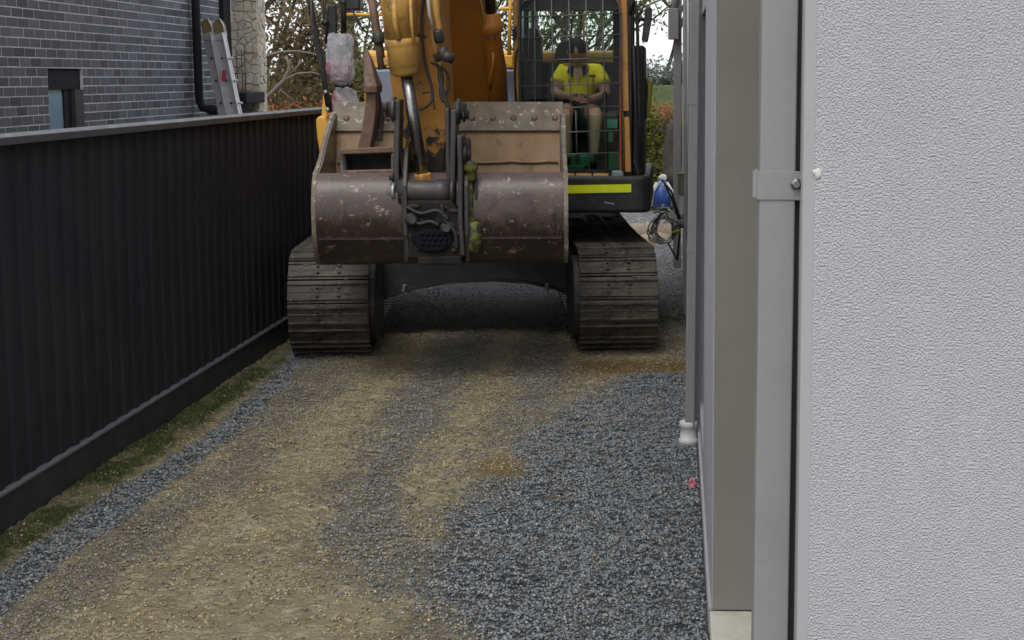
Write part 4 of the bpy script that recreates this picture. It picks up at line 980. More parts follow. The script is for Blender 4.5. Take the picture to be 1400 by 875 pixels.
# black mirror stand (left) and its mirror
ms = MB().tube([at(420, -30, YL), at(428, 28, YL), at(440, 85, YL), at(446, 128, YL), at(453, 152, YL)], .024, 10).build('mirror_stand', M['black'], ex_)
MB().tube([at(425, -20, YL-.02), at(426, 30, YL-.02), at(439, 95, YL-.02), at(447, 145, YL-.02)], .012, 8).build('stand_brace', M['darksteel'], ms)
for q in ((445, 126), (448, 150)): MB().ball(at(*q, YL-.04), .018, 8, 6).build('bolt', M['alu'], ms)
MB().prism([at(448, 8, YL+.2), at(459, 5, YL+.2), at(460, 20, YL+.2), at(460, 46, YL+.2), at(447, 50, YL+.2), at(446, 30, YL+.2)], (0, .05, 0)).build('mirror', M['black'], ms, .012)
MB().tube([at(444, -20, YL+.2), at(443, 25, YL+.2), at(447, 32, YL+.2), at(446, 60, YL+.2)], .012, 8).ball(at(444.5, 31, YL+.18), .03, 10, 7).build('mirror_arm', M['black'], ms)
MB().tube([at(470, -30, YL+.3), at(470, 48, YL+.3)], .024, 8).build('mirror_post', M['black'], ms)
wl_ = MB().box((at(472, 0, YL-.1).x, YL-.1, at(480, 14, YL-.1).z), (at(492, 0, YL-.1).x, YL+.05, at(480, -8, YL-.1).z)).build('work_lamp', M['black'], ex_, .015)
MB().tube([at(480, 12, YL-.1), at(486, 22, YL-.1), at(492, 34, YL-.1), at(500, 44, YL-.1)], .007, 6).build('cable', M['blackrub'], wl_)
MB().tube([at(461, -5, YL), at(468, 3, YL), at(475, 6, YL)], .014, 6).build('cable', M['blackrub'], wl_)

# -- boom
bo = MB(); yb0, yb1 = 13.55, 12.35
def bsec(cpx, py, Y, hw, hd_, ang=R_(62)):
    c = at(cpx, py, Y); d = Vector((0, -math.cos(ang), math.sin(ang))); nrm = Vector((0, math.sin(ang), math.cos(ang)))
    return [c+Vector((-hw, 0, 0)), c+Vector((hw, 0, 0)), c+Vector((hw, 0, 0))+nrm*hd_, c+Vector((-hw, 0, 0))+nrm*hd_]
secs = [bsec(632, 215, 13.15, .36, .45), bsec(630, 145, 13.0, .325, .65), bsec(619, 0, 12.35, .215, .75), bsec(612, -150, 11.8, .20, .75), bsec(600, -420, 10.9, .19, .6, R_(45)), bsec(588, -470, 10.4, .19, .45, R_(20))]
vs = [p for s_ in secs for p in s_]; fs = [(3, 2, 1, 0), tuple(len(vs)-4+i for i in range(4))]
for i in range(len(secs)-1):
    for j in range(4): fs.append((4*i+j, 4*i+(j+1) % 4, 4*i+4+(j+1) % 4, 4*i+4+j))
bo.add(vs, fs); boom = bo.build('boom', M['boom'], ex_, .012)
# bright edge flange on the boom's right side
bo = MB(); bo.tube([secs[i][1]+V(.006, -.004, 0) for i in range(0, 4)], .010, 6); bo.build('boom_edge', M['cylpaint'], boom)
# boom cylinder right
def cylset(bot, top_, rb, rr, parent, headp=.0, nm_='boom_cylinder'):
    bot, top_ = Vector(bot), Vector(top_); d = (top_-bot).normalized()
    cy = MB().lathe(bot, top_, [(0, rb), (.80, rb), (.82, rb*1.12), (.84, rb*1.3), (.92, rb*1.32), (.925, rb*1.15), (.99, rb*1.1), (1, rb*.8)], 24).build(nm_, M['boom'], parent)
    return cy, d
b0, b1 = at(681, 165, 12.75), at(671, 18, 12.55)
cy, d = cylset(b0, b1, .069, .04, ex_)
MB().cyl(b1-d*.02, b1+d*1.6, .040, 18).build('rod', M['darksteel'], cy)
MB().tube([b1-d*.32+V(.01, -.105, 0), b1-d*.40+V(.005, -.11, 0), b1-d*.5+V(-.02, -.095, 0), b1-d*.62+V(-.05, -.075, 0)], .012, 8).build('hydraulic_pipe', M['boom'], cy)
for s_ in (-1, 1): MB().lathe(b1-d*.2+V(s_*.028, -.085, 0), b1-d*.2+V(s_*.028, -.11, 0), [(0, .015), (1, .013)], 8).build('bolt', M['darksteel'], cy)
b0, b1 = at(570, 165, 12.75), at(575, 18, 12.55); cy, d = cylset(b0, b1, .069, .04, ex_); MB().cyl(b1-d*.02, b1+d*1.6, .040, 18).build('rod', M['darksteel'], cy)

# -- arm (stick)
YA = 11.35
asec = [(530, 605, 265, 11.32, .26), (541, 612, 160, 11.28, .34), (518, 600, -5, 11.15, .5), (500, 596, -160, 11.0, .6), (480, 590, -420, 10.55, .7), (482, 586, -560, 10.4, .55)]
vs = []
for (pa_, pb_, py, Y, dp_) in asec:
    a, b = at(pa_, py, Y), at(pb_, py, Y); vs += [a, b, b+V(0, dp_, .08), a+V(0, dp_, .08)]
fs = [(3, 2, 1, 0), tuple(len(vs)-4+i for i in range(4))]
for i in range(len(asec)-1):
    for j in range(4): fs.append((4*i+j, 4*i+(j+1) % 4, 4*i+4+(j+1) % 4, 4*i+4+j))
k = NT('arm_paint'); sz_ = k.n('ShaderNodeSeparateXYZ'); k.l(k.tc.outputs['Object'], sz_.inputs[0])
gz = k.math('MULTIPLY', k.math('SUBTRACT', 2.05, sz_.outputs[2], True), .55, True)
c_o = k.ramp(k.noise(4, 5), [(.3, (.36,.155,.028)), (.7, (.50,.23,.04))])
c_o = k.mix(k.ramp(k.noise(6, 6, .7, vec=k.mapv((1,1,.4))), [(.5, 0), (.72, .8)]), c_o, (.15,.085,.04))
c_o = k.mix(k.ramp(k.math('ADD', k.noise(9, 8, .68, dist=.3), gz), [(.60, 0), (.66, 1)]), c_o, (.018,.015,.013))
k.setc(c_o); k.rough(.5); k.bump(k.noise(50, 5), .2, .002); M['arm'] = k.m
arm = MB().add(vs, fs).build('arm', M['arm'], ex_, .012)
# raised weld plates / side strip on the arm's right
MB().prism([at(584, -20, 11.1), at(600, -20, 11.1), at(604, 90, 11.18), at(597, 92, 11.18), at(590, 60, 11.16)], (0, .03, 0)).build('arm_side_plate', M['cylpaint'], arm, .004)
MB().tube([at(582, -30, 11.0), at(587, 20, 11.04), at(592, 38, 11.06)], .012, 8).build('hydraulic_pipe', M['whitep'], arm)
MB().tube([at(591, -30, 11.0), at(597, 20, 11.04), at(601, 42, 11.06), at(603, 80, 11.1)], .022, 10).build('hydraulic_pipe', M['cylpaint'], arm)
MB().lathe(at(598, 40, 11.03), at(601, 58, 11.05), [(0, .03), (.2, .036), (.8, .036), (1, .03)], 12).build('pipe_clamp', M['darksteel'], arm)
MB().lathe(at(602, 80, 11.03)+V(-.04, 0, 0), at(612, 72, 11.03), [(0, .03), (.5, .035), (.55, .055), (.95, .055), (1, .04)], 16).build('side_boss', M['greysteel'], arm)
MB().lathe(at(604, 84, 11.0)+V(.03, 0, 0), at(612, 72, 11.0)+V(.014, 0, 0), [(0, .05), (1, .05)], 16).build('boss_face', M['darksteel'], arm)
# left pipes
MB().tube([at(505, -20, 11.2), at(513, 30, 11.2), at(518, 60, 11.2), at(523, 95, 11.2)], .030, 10).build('hydraulic_pipe', M['rust'], arm)
MB().lathe(at(516, 45, 11.17), at(519, 60, 11.17), [(0, .035), (.2, .042), (.8, .042), (1, .035)], 12).build('pipe_clamp', M['darksteel'], arm)
MB().box((at(522, 90, 11.2).x, 11.18, at(522, 90, 11.2).z), (at(540, 80, 11.2).x, 11.28, at(540, 79, 11.2).z)).build('pipe_bracket', M['cylpaint'], arm, .01)
MB().tube([at(525, 0, 11.0), at(530, 45, 11.0), at(535, 88, 11.0)], .02, 8).build('hydraulic_pipe', M['orange'], arm)
# hoses over the arm
for pts_, r_ in ((((583, -30), (577, 15), (577, 50), (582, 88), (590, 118), (591, 136), (583, 146), (574, 150)), .011), (((590, 85), (600, 92), (605, 110), (602, 125), (606, 140)), .012), (((604, 92), (611, 100), (613, 115), (609, 130)), .010), (((552, 160), (546, 185), (548, 210), (551, 240)), .008), (((578, 128), (590, 127), (594, 150)), .007), (((603, 92), (601, 105), (607, 130), (614, 150)), .014)):
    MB().tube(cr([at(x_, y_, 11.12-.0004*y_) for x_, y_ in pts_]), r_, 8).build('hydraulic_hose', M['blackrub'], arm)
# oily grime plates near the arm foot
MB().ball(at(597, 248, 11.15), (.06, .04, .02), 12, 6).build('grease_cap', M['alu'], arm)

# -- bucket cylinder in front of the arm
YC = 10.95
t0, c0_, c1_, r1_ = at(541, -60, YC-.06), at(549, 52, YC), at(556, 104, YC+.02), at(578, 240, YC+.1)
bc = MB().cyl(t0, c0_+(c0_-t0)*.1, .112, 28).build('bucket_cylinder', M['cylpaint'], ex_)
dd_ = (r1_-c1_).normalized()
MB().lathe(c0_, c1_, [(0, .108), (.04, .119), (.16, .121), (.2, .116), (.24, .113), (.7, .113), (.72, .105), (.9, .10), (.98, .08), (1, .05)], 32).build('gland_collar', M['cylpaint'], bc)
MB().tube([at(538, -20, YC-.13), at(540, 30, YC-.13), at(545, 54, YC-.12)], .020, 8).build('hydraulic_pipe', M['cylpaint'], bc)
MB().tube([at(560, -20, YC-.12), at(563, 35, YC-.11), at(566, 60, YC-.1)], .012, 8).build('hydraulic_pipe', M['cylpaint'], bc)
MB().cyl(c1_-dd_*.05, r1_, .043, 24).build('rod', M['chrome'], bc)
re_ = MB().beam(r1_-dd_*.02, r1_+dd_*.10, .105, .10, w2=.09, h2=.1).build('rod_eye', M['orange'], bc, .02, 3)
MB().lathe(r1_+dd_*.1+V(0, -.06, 0), r1_+dd_*.1+V(0, .06, 0), [(0, .035), (.05, .05), (.95, .05), (1, .035)], 18).build('eye_boss', M['orange'], re_)
MB().beam(r1_+dd_*.05+V(.0, -.05, 0), r1_+dd_*.19+V(.01, -.05, 0), .085, .03).build('eye_tongue', M['orange'], re_, .01)

# -- linkage
YK = 10.98
def plate(pts, Y, th, nm_, mat=M['greysteel'], par=ex_, bev=.006): return MB().prism([at(x_, y_, Y) for x_, y_ in pts], (0, th, 0)).build(nm_, mat, par, bev)
def linkp(pts, w_, nm_, d=.13):
    """link seen nearly edge-on: thin across X, deep along Y"""
    mb = MB(); vs = []
    for (x_, y_) in pts:
        p = at(x_, y_, YK); vs += [p+V(-w_/2, 0, 0), p+V(w_/2, 0, 0), p+V(w_/2, d, 0), p+V(-w_/2, d, 0)]
    fs = [(3, 2, 1, 0), tuple(len(vs)-4+i for i in range(4))]
    for i in range(len(pts)-1):
        for j in range(4): fs.append((4*i+j, 4*i+(j+1) % 4, 4*i+4+(j+1) % 4, 4*i+4+j))
    return mb.add(vs, fs).build(nm_, M['greysteel'], ex_, .01)
lk = linkp([(543, 136), (542, 190), (541, 235), (543, 275)], .042, 'side_link', .16)
lk2 = linkp([(620, 150), (619, 200), (618, 240), (620, 275)], .042, 'side_link', .16)
linkp([(611, 148), (612, 215), (614, 268)], .03, 'side_link', .1)
YK_ = YK; YK = 10.88; linkp([(628, 185), (629, 240), (629, 300), (632, 350)], .034, 'side_link', .2); linkp([(549, 268), (553, 300), (558, 352)], .02, 'side_link', .2); YK = YK_
def pin(c, r, L, par, n=8, mat=M['darksteel']):
    c = Vector(c); MB().lathe(c, c+V(L, 0, 0), [(0, r*1.5), (.35, r*1.5), (.4, r), (1, r*.9)], n).build('pin', mat, par)
pin(at(536, 150, YK)+V(.02, .05, 0), .06, -.07, lk, 12); pin(at(533, 148, YK)+V(-.02, .02, 0), .03, -.03, lk, 8)
pin(at(624, 152, YK)+V(0, .05, 0), .06, .06, lk2, 12); pin(at(632, 157, YK)+V(0, .04, 0), .035, .04, lk2)
pin(at(632, 200, YK)+V(-.02, .05, 0), .06, .07, lk2, 12); pin(at(638, 211, YK)+V(-.02, .0, 0), .042, .05, lk2, 8)
pin(at(633, 297, YK)+V(-.01, .05, 0), .045, .07, lk2, 10)
pin(at(540, 262, YK)+V(.0, .02, 0), .045, -.06, lk, 10, M['alu']); pin(at(538, 243, YK)+V(.0, .0, 0), .02, -.03, lk, 8)
MB().lathe(at(546, 262, YK), at(616, 262, YK), [(0, .088), (.25, .09), (.3, .084), (.7, .084), (.75, .092), (1, .09)], 28).build('link_boss', M['greysteel'], ex_)
MB().lathe(at(617, 262, YK)+V(0, 0, 0), at(623, 262, YK), [(0, .095), (.8, .095), (1, .07)], 20).build('boss_cap', M['greysteel'], lk2)
# quick hitch block
YK2 = YK; YK = 10.86
hb_ = MB().prism([at(550, 274, YK+.03), at(618, 274, YK+.03), at(632, 300, YK+.03), at(633, 354, YK+.03), at(558, 354, YK+.03), at(553, 310, YK+.03)], (0, .45, 0)).build('quick_hitch', M['hitch'], ex_, .015)
for pts_ in (((556, 283), (575, 292), (598, 288), (613, 300)), ((560, 296), (572, 306), (588, 303), (600, 308)), ((604, 280), (608, 300), (622, 318), (624, 340))):
    MB().tube(cr([at(x_, y_, YK+.0) for x_, y_ in pts_]), .014, 8).build('hydraulic_hose', M['blackrub'], hb_)
MB().lathe(at(563, 300, YK+.04), at(563, 300, YK-.03), [(0, .05), (.6, .05), (.7, .035), (1, .03)], 12).build('hitch_pin', M['darksteel'], hb_)
MB().lathe(at(610, 312, YK+.04), at(610, 312, YK-.02), [(0, .045), (.6, .045), (.7, .03), (1, .028)], 12).build('hitch_pin', M['darksteel'], hb_)
rgm = random.Random(21); mb = MB()
for i_ in range(26): mb.ball(at(rgm.uniform(560, 626), rgm.uniform(282, 350), YK+.03), (rgm.uniform(.015, .05), .012, rgm.uniform(.01, .035)), 8, 5, .25, rgm)
mb.build('caked_mud', pmat('dark_mud', (.035,.026,.02), .3, 20, .95, bump=.6, bscale=60, bdist=.01), hb_, kind='stuff')
pts = [at(563+56*(.5+.5*math.cos(a_)), 326+(19 if math.sin(a_) > 0 else 13)*math.sin(a_), YK+.0) for a_ in np.linspace(0, 2*math.pi, 18, endpoint=False)]
mb = MB(); mb.prism(pts, (0, .05, 0)); mb.build('hitch_cover', pmat('navy_rubber', (.005,.006,.011), .2, 20, .8, spec=.2), hb_, .012, 3)
mb = MB()
for i_ in range(5):
    for j_ in range(3): mb.ball(at(577+i_*7.5+(j_ % 2)*3, 320+j_*7, YK-.004), (.014, .012, .010), 7, 5)
mb.build('hitch_tread', pmat('navy_rubber_knobs', (.006,.007,.013), .2, 20, .8, spec=.2), hb_)
MB().prism([at(570, 352, YK+.02), at(630, 350, YK+.02), at(632, 362, YK+.02), at(572, 362, YK+.02)], (0, .2, 0)).build('hitch_heel', M['hitch'], hb_, .01)
# lime marked hose on the right side
YH = 11.0
lh = MB().tube([at(641, 226, YH), at(642, 260, YH), at(643, 300, YH), at(644, 330, YH)], .026, 10).build('lime_hose_sleeve', M['limehose'], ex_)
MB().lathe(at(642, 220, YH), at(643, 248, YH), [(0, .045), (.1, .058), (.45, .058), (.5, .045), (.9, .045), (1, .03)], 14).build('hose_end', M['limehose'], lh)
MB().lathe(at(645, 303, YH), at(646, 345, YH), [(0, .04), (.08, .06), (.5, .068), (.9, .06), (1, .03)], 14).build('hose_end', M['limehose'], lh)
MB().cyl(at(650, 235, YH+.02), at(652, 300, YH+.02), .012, 8).build('rod', M['greysteel'], lh)

# -- bucket in the undercarriage frame
UL, UR = -1.055, .72
prof = [(-1.50, 1.575), (-1.575, 1.50), (-1.625, 1.38), (-1.64, 1.25), (-1.61, 1.10), (-1.54, .985), (-1.43, .92), (-1.28, .90), (-1.05, .915), (-.85, .985), (-.72, 1.12), (-.60, 1.42), (-.50, 1.72)]
lip = [(-.50, 1.72), (-.425, 1.86), (-.36, 2.035)]
def shellmesh(pf, u0, u1, th, mat, nm_, par, wob=0, nseg=24):
    mb = MB(uf); n = len(pf); vs = []
    off = []
    for i in range(n):
        a, b = pf[max(i-1, 0)], pf[min(i+1, n-1)]; dx, dz = b[0]-a[0], b[1]-a[1]; L = math.hypot(dx, dz); off.append((-dz/L*th, dx/L*th))
    rg = random.Random(3)
    for j in range(nseg+1):
        u_ = u0+(u1-u0)*j/nseg
        for i in range(n):
            q = rg.uniform(-wob, wob); vs.append((u_, pf[i][0]+off[i][0]*-0+q, pf[i][1]+q*.5))
        for i in range(n): vs.append((u_, pf[i][0]-off[i][0], pf[i][1]-off[i][1]))
    m = 2*n
    fs = []
    for j in range(nseg):
        for i in range(n-1):
            fs.append((j*m+i, j*m+i+1, (j+1)*m+i+1, (j+1)*m+i)); fs.append((j*m+n+i, (j+1)*m+n+i, (j+1)*m+n+i+1, j*m+n+i+1))
        fs.append((j*m, (j+1)*m, (j+1)*m+n, j*m+n)); fs.append((j*m+n-1, j*m+m-1, (j+1)*m+m-1, (j+1)*m+n-1))
    mb.add(vs, fs); o = mb.build(nm_, mat, par)
    for p in o.data.polygons: p.use_smooth = True
    md = o.modifiers.new('edges', 'EDGE_SPLIT'); md.split_angle = R_(35); return o
def smoothprof(pf, k=3):
    P = [Vector((a, b)) for a, b in pf]; out = []
    for i in range(len(P)-1):
        p0 = P[max(i-1, 0)]; p1 = P[i]; p2 = P[i+1]; p3 = P[min(i+2, len(P)-1)]
        for j in range(k):
            t = j/k; out.append(.5*((2*p1)+(p2-p0)*t+(2*p0-5*p1+4*p2-p3)*t*t+(3*p1-p0-3*p2+p3)*t**3))
    out.append(P[-1]); return [(q.x, q.y) for q in out]
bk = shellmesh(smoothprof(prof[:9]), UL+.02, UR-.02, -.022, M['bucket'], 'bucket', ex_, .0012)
shellmesh(prof[8:]+[(-.455, 1.86)], UL+.02, UR-.02, -.022, M['bucketin'], 'inner_plate', bk, .0015)
# weld seam / wear strip on the shell
mb = MB(uf)
for (v_, z_) in ((-1.622, 1.115),): mb.beam((UL+.03, v_, z_), (UR-.03, v_+.002, z_), .012, .016)
mb.build('weld_seam', M['bucket'], bk)
mb = MB(uf)
for (v_, z_) in ((-.565, 1.60),):
    rg = random.Random(8); pts = [(UL+.04+(UR-UL-.08)*i_/24, v_-.012, z_+rg.uniform(-.006, .006)) for i_ in range(25)]
    mb.tube(pts, .011, 6)
mb.build('weld_seam', M['bucketin'], bk)
ce = MB(uf).prism([(UL-.005, -.50, 1.83), (UL-.005, -.515, 1.84), (UL-.005, -.385, 2.06), (UL-.005, -.35, 2.06), (UL-.005, -.46, 1.83)], (UR-UL+.01, 0, 0)).build('cutting_edge', M['edge'], bk, .006)
for i_ in range(11):
    u_ = UL+.10+(UR-UL-.16)*i_/10; c = Vector((u_, -.455, 1.935)); n_ = Vector((0, -.865, .5))
    MB(uf).lathe(c-n_*.02, c+n_*.014, [(0, .026), (.7, .026), (.95, .022), (1, .012)], 14).build('bolt', M['rust'], ce)
# side plates
for u_, s_ in ((UL, 1), (UR, -1)):
    pf = smoothprof(prof); topc = [(-.40, 1.98), (-.62, 1.93), (-.95, 1.80), (-1.22, 1.66), (-1.40, 1.60)]
    if s_ == -1: topc = [(-.40, 1.98), (-.6, 1.90), (-.9, 1.72), (-1.2, 1.62), (-1.4, 1.59)]
    sp = MB(uf).prism([(u_, a, b) for a, b in pf+topc], (.025*s_, 0, 0)).build('side_plate', M['bucket'], bk, .004)
    mb = MB(uf); ed = [(u_-.004*s_, a, b) for a, b in [pf[0]]+topc[::-1]]
    for a, b in zip(ed, ed[1:]): mb.beam(a, b, .03, .014)
    mb.build('edge_bar', M['edge'], sp, .004)
    mb = MB(uf); ed = [(u_-.003*s_, a, b) for a, b in pf[:20]]
    for a, b in zip(ed, ed[1:]): mb.beam(a, b, .03, .012)
    mb.build('wear_rim', M['edge'], sp)
# torque box near the ears, left bay
mb = MB(uf)
def bp(px, py, v_):   # point of the bucket seen at photo position, on plane v = v_
    d = ray(px, py); # solve for v
    dn = -d.x*sT+d.y*cT; on = -(0-O.x)*sT*1.0; base = (0-O.x)*(-sT)+(0-O.y)*cT
    t = (v_-base)/dn; P = Vector((0, 0, CAMZ))+d*t; return inv(P)
T1, T2 = bp(466, 207, -1.2), bp(546, 204, -1.2); B1, B2 = bp(470, 236, -1.42), bp(546, 234, -1.42)
mb.beam(T1, T2, .10, .04).beam(B1, B2, .08, .03)
mb.build('cross_bar', M['rust'], bk, .006)
MB(uf).prism([bp(468, 207, -1.12), bp(545, 205, -1.12), bp(545, 250, -1.12), bp(468, 250, -1.12)], (0, .02, 0)).build('dark_gap_plate', M['hitch'], bk)  # black sheet standing in for the shade in the hollow between the bars
MB(uf).prism([bp(462, 207, -1.21), bp(468, 203, -1.21), bp(472, 210, -1.21), bp(473, 240, -1.45), bp(466, 240, -1.45), bp(464, 214, -1.25)], (0, .22, 0)).build('gusset', M['greysteel'], bk, .004)
MB(uf).prism([bp(534, 205, -1.2), bp(541, 200, -1.2), bp(541, 240, -1.48), bp(535, 240, -1.48)], (0, .25, 0)).build('gusset', M['greysteel'], bk, .004)
for u_ in (bp(553, 300, -1.6).x, bp(636, 300, -1.6).x):
    MB(uf).prism([(u_, -1.5, 1.75), (u_, -1.3, 1.8), (u_, -1.2, 1.5), (u_, -1.45, 1.0), (u_, -1.66, .95), (u_, -1.72, 1.15), (u_, -1.72, 1.5)], (.03, 0, 0)).build('bucket_ear', M['greysteel'], bk, .006)

# ------------------------------------------------------------------ ripper tooth and plastic bag
YR = 11.9
rp = empty('ripper_tooth', at(505, 205, YR), 'rusty pointed ripper tooth on a curved shank standing upright in the bucket', 'ripper tooth')
pts = [at(488, 206, YR), at(505, 206, YR), at(510, 180, YR), at(514, 150, YR), at(514, 124, YR), at(500, 124, YR), at(499, 150, YR), at(494, 180, YR)]
MB().prism(pts, (0, .14, 0)).build('shank', M['rust'], rp, .008)
MB().prism([at(510, 205, YR+.15), at(523, 205, YR+.15), at(524, 160, YR+.15), at(517, 120, YR+.15), at(509, 90, YR+.15), at(504, 90, YR+.15)], (0, .05, 0)).build('rear_shank', M['darksteel'], rp, .006)
mb = MB(); vs = []
for (pa_, pb_, py, y0_, y1_) in ((497, 515, 127, YR-.05, YR+.17), (497, 515.5, 118, YR-.06, YR+.17), (496.5, 511, 100, YR-.03, YR+.13), (497, 506, 78, YR+.02, YR+.09), (499, 503, 69, YR+.04, YR+.06)):
    vs += [at(pa_, py, y0_), at(pb_, py, y0_), at(pb_, py, y0_)+V(0, y1_-y0_, 0), at(pa_, py, y0_)+V(0, y1_-y0_, 0)]
fs = [(3, 2, 1, 0), (16, 17, 18, 19)]+[(4*i+j, 4*i+(j+1) % 4, 4*i+4+(j+1) % 4, 4*i+4+j) for i in range(4) for j in range(4)]
mb.add(vs, fs).build('tooth_cap', M['rust'], rp, .008)

YB = 12.75; YB2 = 12.74
bgs = empty('plastic_bag', at(470, 150, YB), 'knotted clear plastic bag of pinkish rags hung on the black mirror stand', 'plastic bag')
rgb = random.Random(12)
def crumple(prof_, nm_, mat, par, jit=.10, n=20, y=YB, flat=.55, seed=1):
    rr = random.Random(seed); vs = []; m = len(prof_)
    for i, (cx_, py, hw) in enumerate(prof_):
        c = at(cx_, py, y); r_ = hw/F*y
        for k_ in range(n):
            t = 2*math.pi*k_/n; j = 1+rr.uniform(-jit, jit)+.06*math.sin(5*t+i*1.3); vs.append(c+V(r_*math.cos(t)*j, r_*flat*math.sin(t)*j, rr.uniform(-.008, .008)))
    fs = [(i*n+k_, i*n+(k_+1) % n, (i+1)*n+(k_+1) % n, (i+1)*n+k_) for i in range(m-1) for k_ in range(n)]
    mb = MB(); mb.add(vs, fs, False); mb.f.append(tuple(range(n-1, -1, -1))); mb.sm.append(False); mb.f.append(tuple((m-1)*n+k_ for k_ in range(n))); mb.sm.append(False)
    return mb.build(nm_, mat, par)
crumple([(465, 47, 14), (465, 52, 16), (465, 62, 17.5), (465, 75, 18.5), (466, 90, 18), (467, 100, 17.5), (467, 109, 14), (470, 115, 7), (472, 117, 4)], 'bag_upper', M['bag'], bgs, .11, seed=3)
crumple([(462, 78, 8), (461, 84, 14), (463, 94, 16), (466, 104, 15), (467, 110, 11), (470, 114, 5)], 'rags_upper', M['bagpink'], bgs, .12, seed=4)
crumple([(472, 117, 4), (470, 121, 11), (472, 128, 15), (474, 138, 17), (475, 148, 18), (476, 152, 16)], 'bag_lower', M['bag'], bgs, .11, seed=5)
crumple([(466, 124, 9), (467, 132, 13), (468, 142, 14.5), (469, 151, 14)], 'rags_lower', M['bagpink'], bgs, .1, seed=6)
MB().prism([at(447, 52, YB), at(449, 46, YB), at(456, 44, YB), at(461, 50, YB), at(468, 47, YB), at(480, 46, YB), at(482, 52, YB), at(478, 60, YB), at(450, 60, YB)], (0, .01, 0)).build('bag_mouth', M['bag'], bgs)
MB().tube([at(458, 117, YB-.04), at(468, 118, YB-.09), at(478, 115, YB-.07), at(482, 117, YB)], .012, 8).ball(at(479, 116, YB-.08), .025, 8, 6, .15).ball(at(468, 118, YB-.09), .018, 8, 6, .15).build('black_tie', M['black'], bgs)

# ------------------------------------------------------------------ the operator
YP = 13.85
pr_ = empty('person', at(790, 150, 14.0), 'seated operator in a yellow hi-vis polo, dark collar and dark shorts inside the cab', 'person')
def skin(nm_, chains, mat, par, sub=2, root=0):
    vs = []; es = []; rs = []; idx_ = {}
    def vid(p, r):
        key = tuple(round(c, 4) for c in p)
        if key not in idx_: idx_[key] = len(vs); vs.append(p); rs.append(r)
        return idx_[key]
    for ch in chains:
        prev = None
        for p, r in ch:
            i = vid(p, r)
            if prev is not None and prev != i: es.append((prev, i))
            prev = i
    L = rootloc(par); me = bpy.data.meshes.new(nm_); me.from_pydata([tuple(Vector(v)-L) for v in vs], es, [])
    o = bpy.data.objects.new(nm_, me); col.objects.link(o); o.parent = par; me.materials.append(mat)
    md = o.modifiers.new('skin', 'SKIN'); md.use_smooth_shade = True
    for i, r in enumerate(rs):
        sv = me.skin_vertices[0].data[i]; sv.radius = r if hasattr(r, '__len__') else (r, r); sv.use_root = (i == root)
    ss_ = o.modifiers.new('sub', 'SUBSURF'); ss_.levels = ss_.render_levels = sub
    return o
hip = at(790, 148, 14.0); chest = at(791, 112, 13.98); neck = at(791, 94, 13.95); nk2 = at(790.5, 87, 13.92)
shL, shR = at(767, 98, 13.97), at(819, 98, 13.97)
elL, elR = at(759, 128, 13.85), at(829, 130, 13.85)
wrL, wrR = at(777, 131, 13.62), at(812, 134, 13.62)
hL, hR = at(785, 133, 13.58), at(804, 135, 13.58)
hipL, hipR = at(778, 150, 13.98), at(803, 150, 13.98)
knL, knR = at(774, 152, 13.5), at(815, 157, 13.48)
anL, anR = at(775, 214, 13.42), at(812, 216, 13.42)
P_ = lambda v: tuple(v)
chains = [[(P_(hip), .13), (P_(chest), (.15, .11)), (P_(neck), .075), (P_(nk2), .055)],
          [(P_(chest), (.15, .11)), (P_(shL), .065), (P_(elL), .05), (P_(wrL), .03), (P_(hL), .032)],
          [(P_(chest), (.15, .11)), (P_(shR), .065), (P_(elR), .05), (P_(wrR), .03), (P_(hR), .032)],
          [(P_(hip), .13), (P_(hipL), .095), (P_(knL), .065), (P_(anL), .038)],
          [(P_(hip), .13), (P_(hipR), .095), (P_(knR), .065), (P_(anR), .038)]]
for h_, sg in ((hL, 1), (hR, -1)):
    for i_ in range(4):
        a = h_+V(sg*.018, -.02, .022-.016*i_); b = a+V(sg*.030, -.018, -.004); c = b+V(sg*.022, .014, -.006)
        chains.append([(P_(h_), .032), (P_(a), .010), (P_(b), .009), (P_(c), .0075)])
    a = h_+V(sg*.0, -.035, .028); b = a+V(sg*.035, -.01, .012); chains.append([(P_(h_), .032), (P_(a), .011), (P_(b), .009)])
body = skin('body', chains, M['skin'], pr_)
# head: shaped ellipsoid with face features
hc = at(788.5, 70, 13.9)
def headmesh():
    n, m = 24, 18; vs = []
    for i in range(m+1):
        ph = math.pi*i/m
        for k_ in range(n):
            t = 2*math.pi*k_/n; x_ = math.sin(ph)*math.cos(t); y_ = math.sin(ph)*math.sin(t); z_ = math.cos(ph)
            w_ = 1-.28*max(0, -z_)**1.3; X_ = .078*x_*w_; Y_ = .098*y_*(1-.18*max(0, -z_)); Z_ = .118*z_
            if y_ < 0:
                Y_ -= .022*math.exp(-((x_)/.16)**2-((z_+.10)/.22)**2)      # nose
                Y_ += .012*(math.exp(-((abs(x_)-.38)/.16)**2-((z_-.10)/.13)**2))   # eye sockets
                Y_ -= .008*math.exp(-(x_/.25)**2-((z_+.46)/.07)**2)-.004*math.exp(-(x_/.3)**2-((z_+.52)/.03)**2)
                Y_ -= .010*math.exp(-(x_/.3)**2-((z_+.8)/.16)**2)
            vs.append(hc+V(X_, Y_, Z_))
    fs = [(i*n+k_, (i+1)*n+k_, (i+1)*n+(k_+1) % n, i*n+(k_+1) % n) for i in range(m) for k_ in range(n)]
    return vs, fs
v_, f_ = headmesh(); hd_ = MB().add(v_, f_, True)
for s_ in (-1, 1): hd_.ball(hc+V(s_*.078, .005, -.008), (.012, .022, .033), 8, 7)
hdo = hd_.build('head', M['skin'], pr_)
for s_ in (-1, 1): MB().ball(hc+V(s_*.030, -.086, .010), .011, 10, 8).build('eye', M['seat'], hdo)
